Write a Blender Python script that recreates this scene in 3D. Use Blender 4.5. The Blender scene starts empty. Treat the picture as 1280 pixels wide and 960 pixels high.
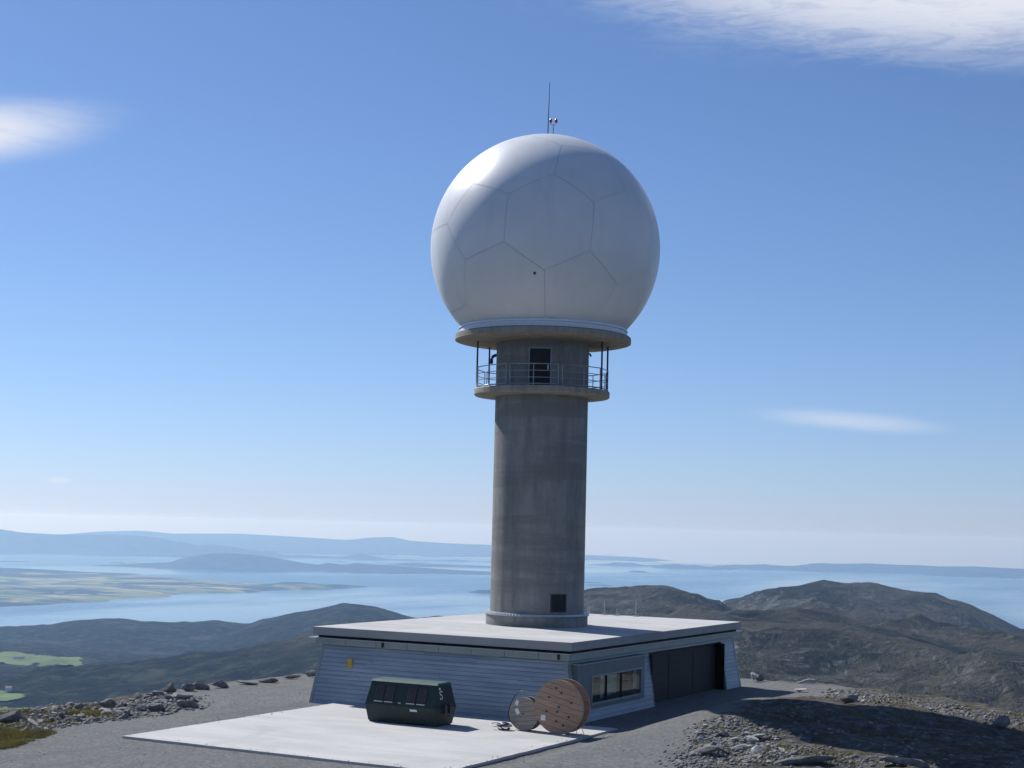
import bpy, bmesh, math, random
import numpy as np
from mathutils import Vector, Matrix, Euler

R_ = math.radians
random.seed(7)
scene = bpy.context.scene
COL = scene.collection

# ------------------------------------------------------------------ camera
cam_d = bpy.data.cameras.new('camera')
cam = bpy.data.objects.new('camera', cam_d)
COL.objects.link(cam)
CAM = Vector((31.225, -64.742, 8.978))
cR = Vector((0.882353, 0.469933, 0.024824)); cU = Vector((0.021617, -0.09317, 0.995416)); cF = Vector((-0.470091, 0.877771, 0.092367))
cam.matrix_world = Matrix(((cR.x, cU.x, -cF.x, CAM.x), (cR.y, cU.y, -cF.y, CAM.y), (cR.z, cU.z, -cF.z, CAM.z), (0, 0, 0, 1)))
cam_d.sensor_width = 36.0
cam_d.lens = 36.0 * 1929.1 / 1280.0
cam_d.clip_start = 0.5
cam_d.clip_end = 120000
scene.camera = cam

# ------------------------------------------------------------------ sky, sun, exposure
SUN_EL = R_(43.0)
SUN_H = Vector((-0.953, 0.303, 0)).normalized()          # horizontal direction towards the sun
SUN_DIR = Vector((SUN_H.x * math.cos(SUN_EL), SUN_H.y * math.cos(SUN_EL), math.sin(SUN_EL)))
world = bpy.data.worlds.new('World'); scene.world = world; world.use_nodes = True
wt = world.node_tree; wt.nodes.clear()
def wn(t, **k):
    n = wt.nodes.new(t)
    for a, b in k.items(): setattr(n, a, b)
    return n
sky = wn('ShaderNodeTexSky', sky_type='NISHITA', sun_disc=False)
sky.sun_elevation = SUN_EL
sky.sun_rotation = math.atan2(SUN_H.x, SUN_H.y)
sky.altitude = 600; sky.air_density = 1.0; sky.dust_density = 0.35; sky.ozone_density = 3.0
def wmath(op, a, b=None, c=None):
    n = wn('ShaderNodeMath', operation=op)
    for i, v in enumerate((a, b, c)):
        if v is None: continue
        if isinstance(v, (int, float)): n.inputs[i].default_value = v
        else: wt.links.new(v, n.inputs[i])
    return n.outputs[0]
tc = wn('ShaderNodeTexCoord')
sep = wn('ShaderNodeSeparateXYZ'); wt.links.new(tc.outputs['Generated'], sep.inputs[0])
az = wmath('ARCTAN2', sep.outputs[0], sep.outputs[1])
el = wmath('ARCSINE', sep.outputs[2])
comb = wn('ShaderNodeCombineXYZ'); wt.links.new(az, comb.inputs[0]); wt.links.new(el, comb.inputs[1])
def wnoise(scale, sx, sy, detail=6, rough=0.55, dist=0.0, off=0.0):
    m = wn('ShaderNodeMapping'); wt.links.new(comb.outputs[0], m.inputs[0])
    m.inputs['Scale'].default_value = (sx, sy, 1); m.inputs['Location'].default_value = (off, off * 0.7, off)
    n = wn('ShaderNodeTexNoise'); wt.links.new(m.outputs[0], n.inputs['Vector'])
    n.inputs['Scale'].default_value = scale; n.inputs['Detail'].default_value = detail
    n.inputs['Roughness'].default_value = rough; n.inputs['Distortion'].default_value = dist
    return n.outputs['Fac']
n_soft = wnoise(9, 1.0, 3.4, 6, 0.55, 0.5)
n_fine = wnoise(26, 1.0, 5.0, 9, 0.68, 1.1, 3.1)
n_mix = wmath('ADD', wmath('MULTIPLY', n_soft, 0.52), wmath('MULTIPLY', n_fine, 0.48))
def smooth(v, lo, hi):
    n = wn('ShaderNodeMapRange', interpolation_type='SMOOTHSTEP'); wt.links.new(v, n.inputs['Value'])
    n.inputs['From Min'].default_value = lo; n.inputs['From Max'].default_value = hi
    return n.outputs['Result']
def cloud(a0, e0, ra, re, tilt, amp, soft, wob):
    """one wispy cloud: a ragged ellipse in azimuth and elevation"""
    da = wmath('SUBTRACT', az, a0); de = wmath('SUBTRACT', el, e0)
    c, s = math.cos(tilt), math.sin(tilt)
    u = wmath('ADD', wmath('MULTIPLY', da, c), wmath('MULTIPLY', de, s))
    v = wmath('SUBTRACT', wmath('MULTIPLY', de, c), wmath('MULTIPLY', da, s))
    q = wmath('SQRT', wmath('ADD', wmath('POWER', wmath('DIVIDE', u, ra), 2.0), wmath('POWER', wmath('DIVIDE', v, re), 2.0)))
    q = wmath('ADD', q, wmath('MULTIPLY', wmath('SUBTRACT', n_mix, 0.5), wob))
    n = wn('ShaderNodeMapRange', interpolation_type='SMOOTHERSTEP'); wt.links.new(q, n.inputs['Value'])
    n.inputs['From Min'].default_value = 1.0 - soft; n.inputs['From Max'].default_value = 1.0 + soft * 0.4
    n.inputs['To Min'].default_value = amp; n.inputs['To Max'].default_value = 0.0
    return n.outputs['Result']
clouds = [cloud(-0.16, 0.357, 0.33, 0.066, -0.06, 0.85, 0.55, 1.0),
          cloud(-0.865, 0.226, 0.105, 0.0205, 0.20, 1.0, 0.95, 0.75),
          cloud(-0.275, 0.0722, 0.058, 0.0066, -0.07, 0.36, 0.98, 1.2),
          cloud(-0.775, 0.0222, 0.008, 0.0022, 0.0, 0.35, 0.9, 0.8),
          cloud(0.55, 0.33, 0.30, 0.05, 0.1, 0.7, 0.6, 1.1),
          cloud(1.6, 0.5, 0.35, 0.06, -0.1, 0.7, 0.6, 1.1),
          cloud(-1.6, 0.42, 0.30, 0.05, 0.1, 0.7, 0.7, 1.1),
          cloud(2.7, 0.35, 0.30, 0.05, 0.0, 0.7, 0.6, 1.1)]
fac = clouds[0]
for k in clouds[1:]: fac = wmath('MAXIMUM', fac, k)
fac = wmath('MULTIPLY', fac, smooth(n_mix, 0.17, 0.52))
mixc = wn('ShaderNodeMix', data_type='RGBA')
wt.links.new(fac, mixc.inputs['Factor'])
# the air towards the horizon is bluer than the model sky: a tint by elevation, the same all round
hor = wmath('POWER', 2.718, wmath('DIVIDE', wmath('ABSOLUTE', el), -0.065))
tint = wn('ShaderNodeCombineColor')
glow = wmath('ADD', 1.0, wmath('MULTIPLY', wmath('POWER', 2.718, wmath('DIVIDE', wmath('ABSOLUTE', el), -0.018)), 0.15))
wt.links.new(wmath('MULTIPLY', glow, wmath('SUBTRACT', 0.71, wmath('MULTIPLY', hor, 0.10))), tint.inputs[0])
wt.links.new(wmath('MULTIPLY', glow, wmath('SUBTRACT', 0.815, wmath('MULTIPLY', hor, 0.055))), tint.inputs[1])
wt.links.new(wmath('MULTIPLY', glow, wmath('ADD', 1.02, wmath('MULTIPLY', hor, 0.28))), tint.inputs[2])
mult = wn('ShaderNodeMix', data_type='RGBA', blend_type='MULTIPLY'); mult.inputs[0].default_value = 1.0
wt.links.new(sky.outputs[0], mult.inputs[6]); wt.links.new(tint.outputs[0], mult.inputs[7])
wt.links.new(mult.outputs[2], mixc.inputs[6])
mixc.inputs[7].default_value = (8.8, 9.0, 9.6, 1)
bg = wn('ShaderNodeBackground'); bg.inputs[1].default_value = 0.098
wt.links.new(mixc.outputs[2], bg.inputs[0])
wo = wn('ShaderNodeOutputWorld'); wt.links.new(bg.outputs[0], wo.inputs[0])

sun_d = bpy.data.lights.new('sun', 'SUN'); sun_d.energy = 5.0; sun_d.angle = R_(0.53); sun_d.color = (1.0, 0.98, 0.95)
sun = bpy.data.objects.new('sun', sun_d); COL.objects.link(sun)
sun.rotation_euler = SUN_DIR.to_track_quat('Z', 'Y').to_euler()

scene.view_settings.view_transform = 'Standard'; scene.view_settings.look = 'None'
scene.view_settings.exposure = 0.0; scene.view_settings.gamma = 1.0; scene.view_settings.use_curve_mapping = False
scene.cycles.max_bounces = 6; scene.cycles.volume_bounces = 3
scene.cycles.use_denoising = True

# ------------------------------------------------------------------ helpers
def nmat(name):
    m = bpy.data.materials.new(name); m.use_nodes = True
    t = m.node_tree
    return m, t, t.nodes['Principled BSDF']
def N(t, ty, **k):
    n = t.nodes.new(ty)
    for a, b in k.items(): setattr(n, a, b)
    return n
def noise(t, scale, detail=5, rough=0.55, vec=None, stretch=None, coord='Object', dist=0.0):
    if vec is None:
        vec = N(t, 'ShaderNodeTexCoord').outputs[coord]
    if stretch:
        mp = N(t, 'ShaderNodeMapping'); mp.inputs['Scale'].default_value = stretch
        t.links.new(vec, mp.inputs[0]); vec = mp.outputs[0]
    n = N(t, 'ShaderNodeTexNoise'); t.links.new(vec, n.inputs['Vector'])
    n.inputs['Scale'].default_value = scale; n.inputs['Detail'].default_value = detail
    n.inputs['Roughness'].default_value = rough; n.inputs['Distortion'].default_value = dist
    return n.outputs['Fac']
def ramp(t, fac, stops):
    r = N(t, 'ShaderNodeValToRGB'); t.links.new(fac, r.inputs[0])
    e = r.color_ramp.elements
    while len(e) > 1: e.remove(e[-1])
    e[0].position, e[0].color = stops[0][0], (*stops[0][1], 1)
    for p, c in stops[1:]:
        k = e.new(p); k.color = (*c, 1)
    return r.outputs[0]
def mix(t, fac, a, b, blend='MIX'):
    m = N(t, 'ShaderNodeMix', data_type='RGBA', blend_type=blend)
    for v, i in ((fac, 0), (a, 6), (b, 7)):
        if isinstance(v, (int, float)): m.inputs[i].default_value = v
        elif isinstance(v, tuple): m.inputs[i].default_value = (*v, 1)
        else: t.links.new(v, m.inputs[i])
    return m.outputs[2]
def tm(t, op, a, b=None):
    n = N(t, 'ShaderNodeMath', operation=op)
    for i, v in enumerate((a, b)):
        if v is None: continue
        if isinstance(v, (int, float)): n.inputs[i].default_value = v
        else: t.links.new(v, n.inputs[i])
    return n.outputs[0]
def sstep(t, v, lo, hi):
    n = N(t, 'ShaderNodeMapRange', interpolation_type='SMOOTHSTEP'); t.links.new(v, n.inputs['Value'])
    n.inputs['From Min'].default_value = lo; n.inputs['From Max'].default_value = hi
    return n.outputs['Result']
def bump(t, b, h, strength, dist):
    n = N(t, 'ShaderNodeBump'); n.inputs['Strength'].default_value = strength; n.inputs['Distance'].default_value = dist
    t.links.new(h, n.inputs['Height']); t.links.new(n.outputs[0], b.inputs['Normal'])
    return n
def simple(name, col, rough=0.6, metal=0.0, var=0.15, scale=6, bumpd=0.0, stretch=None):
    m, t, b = nmat(name)
    f = noise(t, scale, 6, 0.6, stretch=stretch)
    lo = tuple(c * (1 - var) for c in col); hi = tuple(min(1, c * (1 + var)) for c in col)
    t.links.new(ramp(t, f, [(0.3, lo), (0.7, hi)]), b.inputs['Base Color'])
    b.inputs['Roughness'].default_value = rough; b.inputs['Metallic'].default_value = metal
    if bumpd: bump(t, b, f, 0.6, bumpd)
    return m
M = {}

def mesh(name, verts, faces, mat, parent=None, smooth_=False, mats=None, mi=None):
    me = bpy.data.meshes.new(name)
    me.from_pydata([tuple(v) for v in verts], [], [tuple(f) for f in faces])
    if mat: me.materials.append(mat)
    if smooth_: me.polygons.foreach_set('use_smooth', [True] * len(me.polygons))
    me.update()
    o = bpy.data.objects.new(name, me); COL.objects.link(o)
    if parent: o.parent = parent
    return o
def empty(name, loc, rz=0):
    o = bpy.data.objects.new(name, None); COL.objects.link(o); o.location = loc; o.rotation_euler = (0, 0, rz)
    o.empty_display_size = 0.3
    return o
def tag(o, label=None, cat=None, group=None, kind=None):
    if label: o['label'] = label
    if cat: o['category'] = cat
    if group: o['group'] = group
    if kind: o['kind'] = kind
    return o
class MB:
    def __init__(s): s.v = []; s.f = []
    def add(s, vs, fs):
        k = len(s.v); s.v += [tuple(v) for v in vs]; s.f += [tuple(i + k for i in f) for f in fs]
    def box(s, a, b):
        x0, y0, z0 = a; x1, y1, z1 = b
        s.add([(x0, y0, z0), (x1, y0, z0), (x1, y1, z0), (x0, y1, z0), (x0, y0, z1), (x1, y0, z1), (x1, y1, z1), (x0, y1, z1)],
              [(0, 3, 2, 1), (4, 5, 6, 7), (0, 1, 5, 4), (1, 2, 6, 5), (2, 3, 7, 6), (3, 0, 4, 7)])
    def hexa(s, q):   # 8 points, bottom four then top four
        s.add(q, [(0, 3, 2, 1), (4, 5, 6, 7), (0, 1, 5, 4), (1, 2, 6, 5), (2, 3, 7, 6), (3, 0, 4, 7)])
    def tube(s, pts, r, n=8, cap=True, closed=False):
        pts = [Vector(p) for p in pts]; m = len(pts); vs = []
        for i, p in enumerate(pts):
            if closed: d = pts[(i + 1) % m] - pts[i - 1]
            else: d = pts[min(i + 1, m - 1)] - pts[max(i - 1, 0)]
            d.normalize()
            up = Vector((0, 0, 1)) if abs(d.z) < 0.95 else Vector((1, 0, 0))
            a = d.cross(up).normalized(); c = a.cross(d)
            rr = r[i] if isinstance(r, (list, tuple)) else r
            for k in range(n):
                w = 2 * math.pi * k / n
                vs.append(p + (a * math.cos(w) + c * math.sin(w)) * rr)
        fs = []
        for i in range(m if closed else m - 1):
            j = (i + 1) % m
            for k in range(n):
                l = (k + 1) % n
                fs.append((i * n + k, i * n + l, j * n + l, j * n + k))
        if cap and not closed:
            fs.append(tuple(range(n))); fs.append(tuple(range((m - 1) * n + n - 1, (m - 1) * n - 1, -1)))
        s.add(vs, fs)
    def lathe(s, prof, n=96, a0=0, a1=2 * math.pi):
        full = abs(a1 - a0 - 2 * math.pi) < 1e-6
        k = n if full else n + 1; vs = []
        for i in range(k):
            w = a0 + (a1 - a0) * i / n
            for r, z in prof: vs.append((r * math.cos(w), r * math.sin(w), z))
        m = len(prof); fs = []
        for i in range(n):
            j = (i + 1) % k
            for q in range(m - 1):
                fs.append((i * m + q, j * m + q, j * m + q + 1, i * m + q + 1))
        s.add(vs, fs)
    def obj(s, name, mat, parent=None, sm=False):
        return mesh(name, s.v, s.f, mat, parent, sm)
def autosmooth(o, ang=35):
    me = o.data
    me.polygons.foreach_set('use_smooth', [True] * len(me.polygons))
    bm = bmesh.new(); bm.from_mesh(me)
    for e in bm.edges:
        if len(e.link_faces) == 2 and e.calc_face_angle(0) > R_(ang): e.smooth = False
        elif len(e.link_faces) != 2: e.smooth = False
    bm.to_mesh(me); bm.free()
    return o
def bevel(o, w, seg=2):
    m = o.modifiers.new('bevel', 'BEVEL'); m.width = w; m.segments = seg; m.limit_method = 'ANGLE'; m.angle_limit = R_(40)
    return o

# numpy gradient noise
_rng = np.random.default_rng(11)
_perm = _rng.permutation(512); _perm = np.concatenate([_perm, _perm, _perm])
_ga = _rng.random(512) * 2 * np.pi
def perlin(x, y):
    xi = np.floor(x).astype(int); yi = np.floor(y).astype(int); xf = x - xi; yf = y - yi
    u = xf * xf * xf * (xf * (xf * 6 - 15) + 10); v = yf * yf * yf * (yf * (yf * 6 - 15) + 10)
    def g(a, b, dx, dy):
        h = _perm[(_perm[a % 512] + b) % 512]; w = _ga[h]
        return np.cos(w) * dx + np.sin(w) * dy
    n00 = g(xi, yi, xf, yf); n10 = g(xi + 1, yi, xf - 1, yf); n01 = g(xi, yi + 1, xf, yf - 1); n11 = g(xi + 1, yi + 1, xf - 1, yf - 1)
    return (n00 * (1 - u) + n10 * u) * (1 - v) + (n01 * (1 - u) + n11 * u) * v
def fbm(x, y, wl, octv=5, gain=0.5, ridged=False):
    a = 1.0; s = 0.0; f = 1.0 / wl; o = 0.0
    for i in range(octv):
        n = perlin(x * f + 17.3 * i, y * f - 9.1 * i)
        if ridged: n = 0.5 - np.abs(n) * 1.6
        s = s + a * n; a *= gain; f *= 2.03
    return s
def ss(a, b, x):
    t = np.clip((x - a) / (b - a), 0, 1); return t * t * (3 - 2 * t)
def sdist(px, py, poly):
    """signed distance to a polygon, positive inside"""
    px = np.asarray(px, float); py = np.asarray(py, float)
    d = np.full(px.shape, 1e18); inside = np.zeros(px.shape, bool); n = len(poly)
    for i in range(n):
        ax, ay = poly[i]; bx, by = poly[(i + 1) % n]
        ex, ey = bx - ax, by - ay
        t = np.clip(((px - ax) * ex + (py - ay) * ey) / (ex * ex + ey * ey), 0, 1)
        d = np.minimum(d, (px - ax - t * ex) ** 2 + (py - ay - t * ey) ** 2)
        c = (ay > py) != (by > py)
        with np.errstate(divide='ignore', invalid='ignore'):
            xx = ax + (py - ay) * ex / (ey if ey != 0 else 1e-12)
        inside ^= c & (px < xx)
    return np.where(inside, 1, -1) * np.sqrt(d)

# ------------------------------------------------------------------ near ground height
ROOF = 3.75
PLATEAU = [(-24, -32), (-23.4, -13), (-23.2, -4), (-24.0, 3), (-24.0, 10), (-22.5, 18), (-16, 27), (-4, 29.5), (4, 28.8), (10, 26.5),
           (17, 20.5), (25, 12), (38, 2), (52, -20), (60, -60), (52, -90), (20, -95), (-2, -75), (-16, -52)]
GRAVEL = [(-14.2, -21), (-15.6, -18.3), (-17.8, -13), (-19.4, -9), (-21.2, -4), (-23.6, 1), (-24.5, 9), (-22, 18), (-15, 26), (-3, 29), (3.5, 28.5),
          (7.5, 24), (8, 19.5), (6.5, 14), (5.5, 9), (5.6, 4), (6.2, 0), (7.6, -5), (9.2, -10), (11.5, -17), (14, -25), (14, -40), (-8, -40)]
def ground_z(x, y):
    x = np.asarray(x, float); y = np.asarray(y, float)
    s = sdist(x, y, PLATEAU) + fbm(x, y, 9, 3) * 1.4
    gv = sdist(x, y, GRAVEL)
    rock = ss(0.6, -1.6, gv + fbm(x, y, 3.0, 3) * 1.2)
    z = 0.0 * x
    win = 1 - ss(9.5, 19.5, y)
    z = z + ss(2.5, 5.0, x) * (0.38 - 0.25 * ss(15, 23, x)) * win * (0.25 + 0.75 * ss(-22, -6, y))
    z = z + 0.66 * np.exp(-((x - 9.5) / 6.0) ** 2 - ((y - 8.0) / 8.0) ** 2) * ss(2.0, 5.0, x)
    z = z - 0.10 * ss(1.9, 2.8, x) * (1 - ss(3.0, 4.2, x)) * (1 - ss(-5, -2, y))
    # left rocky bank
    z = z - 0.06 * ss(-15, -20, x) * rock * ss(-30, -12, y) * (1 - ss(0, 6, y))
    # viewpoint knoll
    d2 = (x - 33) ** 2 + (y + 69) ** 2
    z = z + 7.3 * np.exp(-d2 / 23.0 ** 2)
    z = z + rock * (fbm(x, y, 4.0, 5, 0.55, True) * 0.30 - 0.16) + (1 - rock) * fbm(x, y, 6.0, 4) * 0.05
    out = np.maximum(0, -s)
    z = z - (0.30 * out + 0.020 * out ** 2 / (1 + out / 12.0)) - 0.12 * ss(2.5, 0, s)
    # level footing under the building and the slab
    fl = ss(0.0, -1.2, np.maximum(np.maximum(-15.2 - x, x - 0.8), np.maximum(-1.0 - y, y - 24)))
    pd = ss(0.0, -0.8, np.maximum(np.maximum(-13.5 - x, x - 2.6), np.maximum(-15.9 - y, y - 1)))
    z = np.where(np.maximum(fl, pd) > 0, z * (1 - np.maximum(fl, pd)) + np.maximum(fl, pd) * -0.04, z)
    return z, rock, s
def gz(x, y):
    return float(ground_z(np.array([x]), np.array([y]))[0][0])

# ------------------------------------------------------------------ materials: ground
def ground_mat():
    m, t, b = nmat('gravel_and_rock')
    geo = N(t, 'ShaderNodeNewGeometry').outputs['Position']
    at = N(t, 'ShaderNodeAttribute', attribute_name='rock').outputs['Fac']
    # crushed stone
    n1 = noise(t, 7, 8, 0.75, geo); n2 = noise(t, 0.55, 4, 0.6, geo); n3 = noise(t, 26, 3, 0.7, geo)
    g = ramp(t, n1, [(0.25, (0.085, 0.088, 0.086)), (0.5, (0.16, 0.163, 0.158)), (0.78, (0.26, 0.26, 0.25))])
    g = mix(t, sstep(t, n2, 0.35, 0.7), g, mix(t, 0.35, g, (0.225, 0.222, 0.20)))
    vo = N(t, 'ShaderNodeTexVoronoi', feature='F1'); vo.inputs['Scale'].default_value = 9; t.links.new(geo, vo.inputs['Vector'])
    g = mix(t, 0.35, g, ramp(t, N_sep(t, vo.outputs['Color']), [(0.0, (0.07, 0.072, 0.072)), (0.6, (0.175, 0.175, 0.17)), (1.0, (0.31, 0.305, 0.295))]))
    # wheel tracks running with the road
    tr = noise(t, 0.9, 3, 0.5, geo, stretch=(0.9, 0.12, 1))
    g = mix(t, sstep(t, tr, 0.52, 0.66), g, mix(t, 0.4, g, (0.12, 0.122, 0.12)))
    # bare rock with lichen, heather and grass between
    r1 = noise(t, 2.2, 8, 0.68, geo, dist=0.6); r2 = noise(t, 0.7, 5, 0.6, geo)
    r = ramp(t, r1, [(0.3, (0.022, 0.021, 0.019)), (0.45, (0.075, 0.069, 0.061)), (0.58, (0.145, 0.138, 0.125)), (0.74, (0.27, 0.262, 0.245))])
    veg = ramp(t, noise(t, 9, 5, 0.7, geo), [(0.3, (0.035, 0.022, 0.018)), (0.5, (0.085, 0.062, 0.022)), (0.7, (0.12, 0.11, 0.03))])
    r = mix(t, tm(t, 'MULTIPLY', sstep(t, r2, 0.46, 0.6), sstep(t, n1, 0.62, 0.4)), r, veg)
    col = mix(t, at, g, r)
    t.links.new(col, b.inputs['Base Color']); b.inputs['Roughness'].default_value = 0.95
    b.inputs['Specular IOR Level'].default_value = 0.2
    h = tm(t, 'ADD', tm(t, 'MULTIPLY', n1, 0.5), tm(t, 'ADD', tm(t, 'MULTIPLY', n3, 0.25), tm(t, 'MULTIPLY', tm(t, 'MULTIPLY', r1, at), 1.6)))
    bump(t, b, h, 0.9, 0.12)
    return m
def N_sep(t, colr):
    s = N(t, 'ShaderNodeSeparateColor'); t.links.new(colr, s.inputs[0]); return s.outputs[0]
M['ground'] = ground_mat()

def hill_mat(name, forest):
    m, t, b = nmat(name)
    geo = N(t, 'ShaderNodeNewGeometry')
    pos = geo.outputs['Position']
    n1 = noise(t, 0.006, 8, 0.62, pos, dist=0.4); n2 = noise(t, 0.03, 6, 0.65, pos); n3 = noise(t, 0.0018, 5, 0.55, pos, stretch=(1, 1, 3))
    nz = N(t, 'ShaderNodeSeparateXYZ'); t.links.new(geo.outputs['True Normal'], nz.inputs[0])
    heath = ramp(t, n1, [(0.34, (0.008, 0.012, 0.010)), (0.45, (0.034, 0.037, 0.028)), (0.55, (0.088, 0.080, 0.060)), (0.66, (0.058, 0.066, 0.040))])
    rockc = ramp(t, n2, [(0.32, (0.05, 0.053, 0.056)), (0.55, (0.165, 0.165, 0.162)), (0.72, (0.33, 0.33, 0.32))])
    steep = sstep(t, nz.outputs[2], 0.93, 0.72)
    bare = sstep(t, noise(t, 0.022, 8, 0.72, pos, dist=1.2), 0.54, 0.60)
    moor = mix(t, tm(t, 'MAXIMUM', tm(t, 'MULTIPLY', steep, 0.85), tm(t, 'MULTIPLY', bare, 0.5)), heath, rockc)
    wood = ramp(t, n2, [(0.40, (0.002, 0.004, 0.003)), (0.52, (0.010, 0.016, 0.008)), (0.62, (0.050, 0.052, 0.028))])
    at = N(t, 'ShaderNodeAttribute', attribute_name='wood').outputs['Fac']
    wf = tm(t, 'MULTIPLY', at, tm(t, 'ADD', tm(t, 'MULTIPLY', sstep(t, n1, 0.66, 0.54), 0.75), 0.25))
    col = mix(t, wf, moor, wood)
    t.links.new(col, b.inputs['Base Color']); b.inputs['Roughness'].default_value = 1.0; b.inputs['Specular IOR Level'].default_value = 0.1
    h = tm(t, 'ADD', tm(t, 'MULTIPLY', n2, 1.0), tm(t, 'MULTIPLY', noise(t, 0.11, 5, 0.7, pos), 0.4))
    bump(t, b, h, 1.0, 30.0)
    return m
M['hill'] = hill_mat('moor_and_forest', True)

# ------------------------------------------------------------------ near ground mesh
def grid_object(name, xs, ys, zfun, mat, attrs=()):
    X, Y = np.meshgrid(xs, ys); r = zfun(X, Y); Z = r[0]
    nx, ny = len(xs), len(ys)
    v = np.stack([X.ravel(), Y.ravel(), Z.ravel()], -1)
    i = np.arange(nx * ny).reshape(ny, nx)
    f = np.stack([i[:-1, :-1], i[:-1, 1:], i[1:, 1:], i[1:, :-1]], -1).reshape(-1, 4)
    return np_mesh(name, v, f, mat, {a: r[k + 1].ravel() for k, a in enumerate(attrs)})
def np_mesh(name, v, f, mat, attrs=None, smooth_=True):
    me = bpy.data.meshes.new(name); k = f.shape[1]
    me.vertices.add(len(v)); me.vertices.foreach_set('co', v.astype(np.float32).ravel())
    me.loops.add(f.size); me.loops.foreach_set('vertex_index', f.astype(np.int32).ravel())
    me.polygons.add(len(f)); me.polygons.foreach_set('loop_start', np.arange(0, f.size, k, dtype=np.int32))
    me.polygons.foreach_set('loop_total', np.full(len(f), k, np.int32))
    if smooth_: me.polygons.foreach_set('use_smooth', np.ones(len(f), bool))
    me.update(calc_edges=True)
    if attrs:
        for a, val in attrs.items():
            at = me.attributes.new(a, 'FLOAT', 'POINT'); at.data.foreach_set('value', val.astype(np.float32))
    me.materials.append(mat)
    o = bpy.data.objects.new(name, me); COL.objects.link(o)
    return o
def spaced(lo, a, b, hi, fine, coarse):
    return np.unique(np.concatenate([np.arange(lo, a, coarse), np.arange(a, b, fine), np.arange(b, hi + .01, coarse)]))
ground = grid_object('ground', spaced(-60, -28, 36, 80, 0.22, 1.6), spaced(-112, -26, 34, 62, 0.22, 1.6), ground_z, M['ground'], ('rock',))
tag(ground, kind='structure')

# ------------------------------------------------------------------ far terrain
SEA = -550.0
RIDGES = [
 (560, [(-1112, 2924, -194), (-1075, 2938, -139), (-1045, 2949, -128), (-992, 2967, -106), (-931, 2987, -93), (-886, 3001, -78), (-840, 3014, -88), (-780, 3031, -88), (-705, 3049, -102), (-630, 3066, -123), (-571, 3078, -149), (-513, 3089, -174), (-426, 3102, -214), (-313, 3117, -258)]),
 (420, [(-1186, 2119, -140), (-1141, 2143, -123), (-1073, 2178, -105), (-1033, 2198, -91), (-992, 2216, -85), (-957, 2232, -79), (-916, 2249, -75), (-874, 2265, -84), (-839, 2279, -101), (-803, 2292, -128), (-767, 2304, -158)]),
 (330, [(-608, 1510, -100), (-576, 1523, -88), (-540, 1536, -85), (-492, 1553, -85), (-442, 1568, -88), (-374, 1586, -96), (-330, 1597, -99), (-281, 1606, -103), (-227, 1616, -110), (-167, 1624, -122)]),
 (800, [(-2969, 3682, -353), (-2913, 3726, -328), (-2857, 3769, -298), (-2760, 3840, -272), (-2662, 3909, -243), (-2580, 3963, -253), (-2496, 4016, -276), (-2390, 4080, -305), (-2218, 4176, -336)]),
 (650, [(-3906, 3332, -424), (-3814, 3436, -387), (-3717, 3540, -364), (-3615, 3643, -354), (-3544, 3711, -335), (-3490, 3762, -327), (-3425, 3821, -334), (-3299, 3929, -340), (-3220, 3993, -331), (-3159, 4042, -343), (-3076, 4105, -360)]),
]
LR = np.array([0, 60, 100, 300, 700, 1200, 1700, 3000, 4500, 5400, 6100, 7000, 9000]); LZ = np.array([-6, -10, -25, -105, -170, -203, -228, -292, -360, -412, -575, -640, -700])
RR = np.array([0, 60, 100, 300, 600, 1000, 1600, 2200, 2800, 3300, 4000, 4800, 6000, 9000]); RZ = np.array([-6, -10, -25, -85, -112, -118, -120, -155, -170, -200, -400, -565, -640, -700])
def polyline_d(x, y, pts):
    d = np.full(x.shape, 1e18); z = np.zeros(x.shape)
    for (ax, ay, az_), (bx, by, bz) in zip(pts[:-1], pts[1:]):
        ex, ey = bx - ax, by - ay
        t = np.clip(((x - ax) * ex + (y - ay) * ey) / (ex * ex + ey * ey), 0, 1)
        q = (x - ax - t * ex) ** 2 + (y - ay - t * ey) ** 2
        k = q < d; d = np.where(k, q, d); z = np.where(k, az_ + t * (bz - az_), z)
    return np.sqrt(d), z
def far_z(x, y):
    dx = x - 31.2; dy = y + 64.7; r = np.hypot(dx, dy)
    lat = (dx * 0.8815 + dy * 0.4721) / np.maximum(r, 1)
    k = ss(-0.015, 0.10, lat + fbm(x, y, 900, 3) * 0.03)
    base = np.interp(r, LR, LZ) * (1 - k) + np.interp(r, RR, RZ) * k
    rough = fbm(x, y, 360, 7, 0.53, True) - 0.25; soft = fbm(x, y, 800, 5, 0.5)
    amp = ss(150, 700, r)
    z = base + amp * (k * (rough * 34 + soft * 26) + (1 - k) * (soft * 46 + rough * 16))
    near = np.ones(x.shape) * 1e9
    for w, pts in RIDGES:
        d, rz = polyline_d(x, y, pts)
        damp = 0.15 + 0.85 * ss(0, w * 0.7, d)
        q = np.exp(-(d / w) ** 2)
        nz = base + (rz - base) * q + damp * (k * (rough * 36 + soft * 18) + (1 - k) * (soft * 30 + rough * 20)) + (1 - damp) * rough * 9
        hk = 8.0
        z = np.maximum(z, nz) + hk * np.exp(-np.abs(z - nz) / hk) * 0.3 * q
    fade = ss(SEA + 60, SEA - 10, z)
    wood = (1 - k) * ss(-150, -210, z) * 1.0 + k * ss(-125, -175, z) * 0.35
    return z, np.clip(wood, 0, 1), k
rings = np.unique(np.concatenate([np.geomspace(62, 700, 70), np.linspace(700, 3600, 420), np.linspace(3600, 6400, 190), np.linspace(6400, 9000, 20)]))
ca = math.atan2(-0.4721, 0.8815)
azs = np.concatenate([np.radians(np.arange(-180, -26, 3.0)), np.radians(np.arange(-26, 26, 0.1)), np.radians(np.arange(26, 180, 3.0))])
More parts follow.
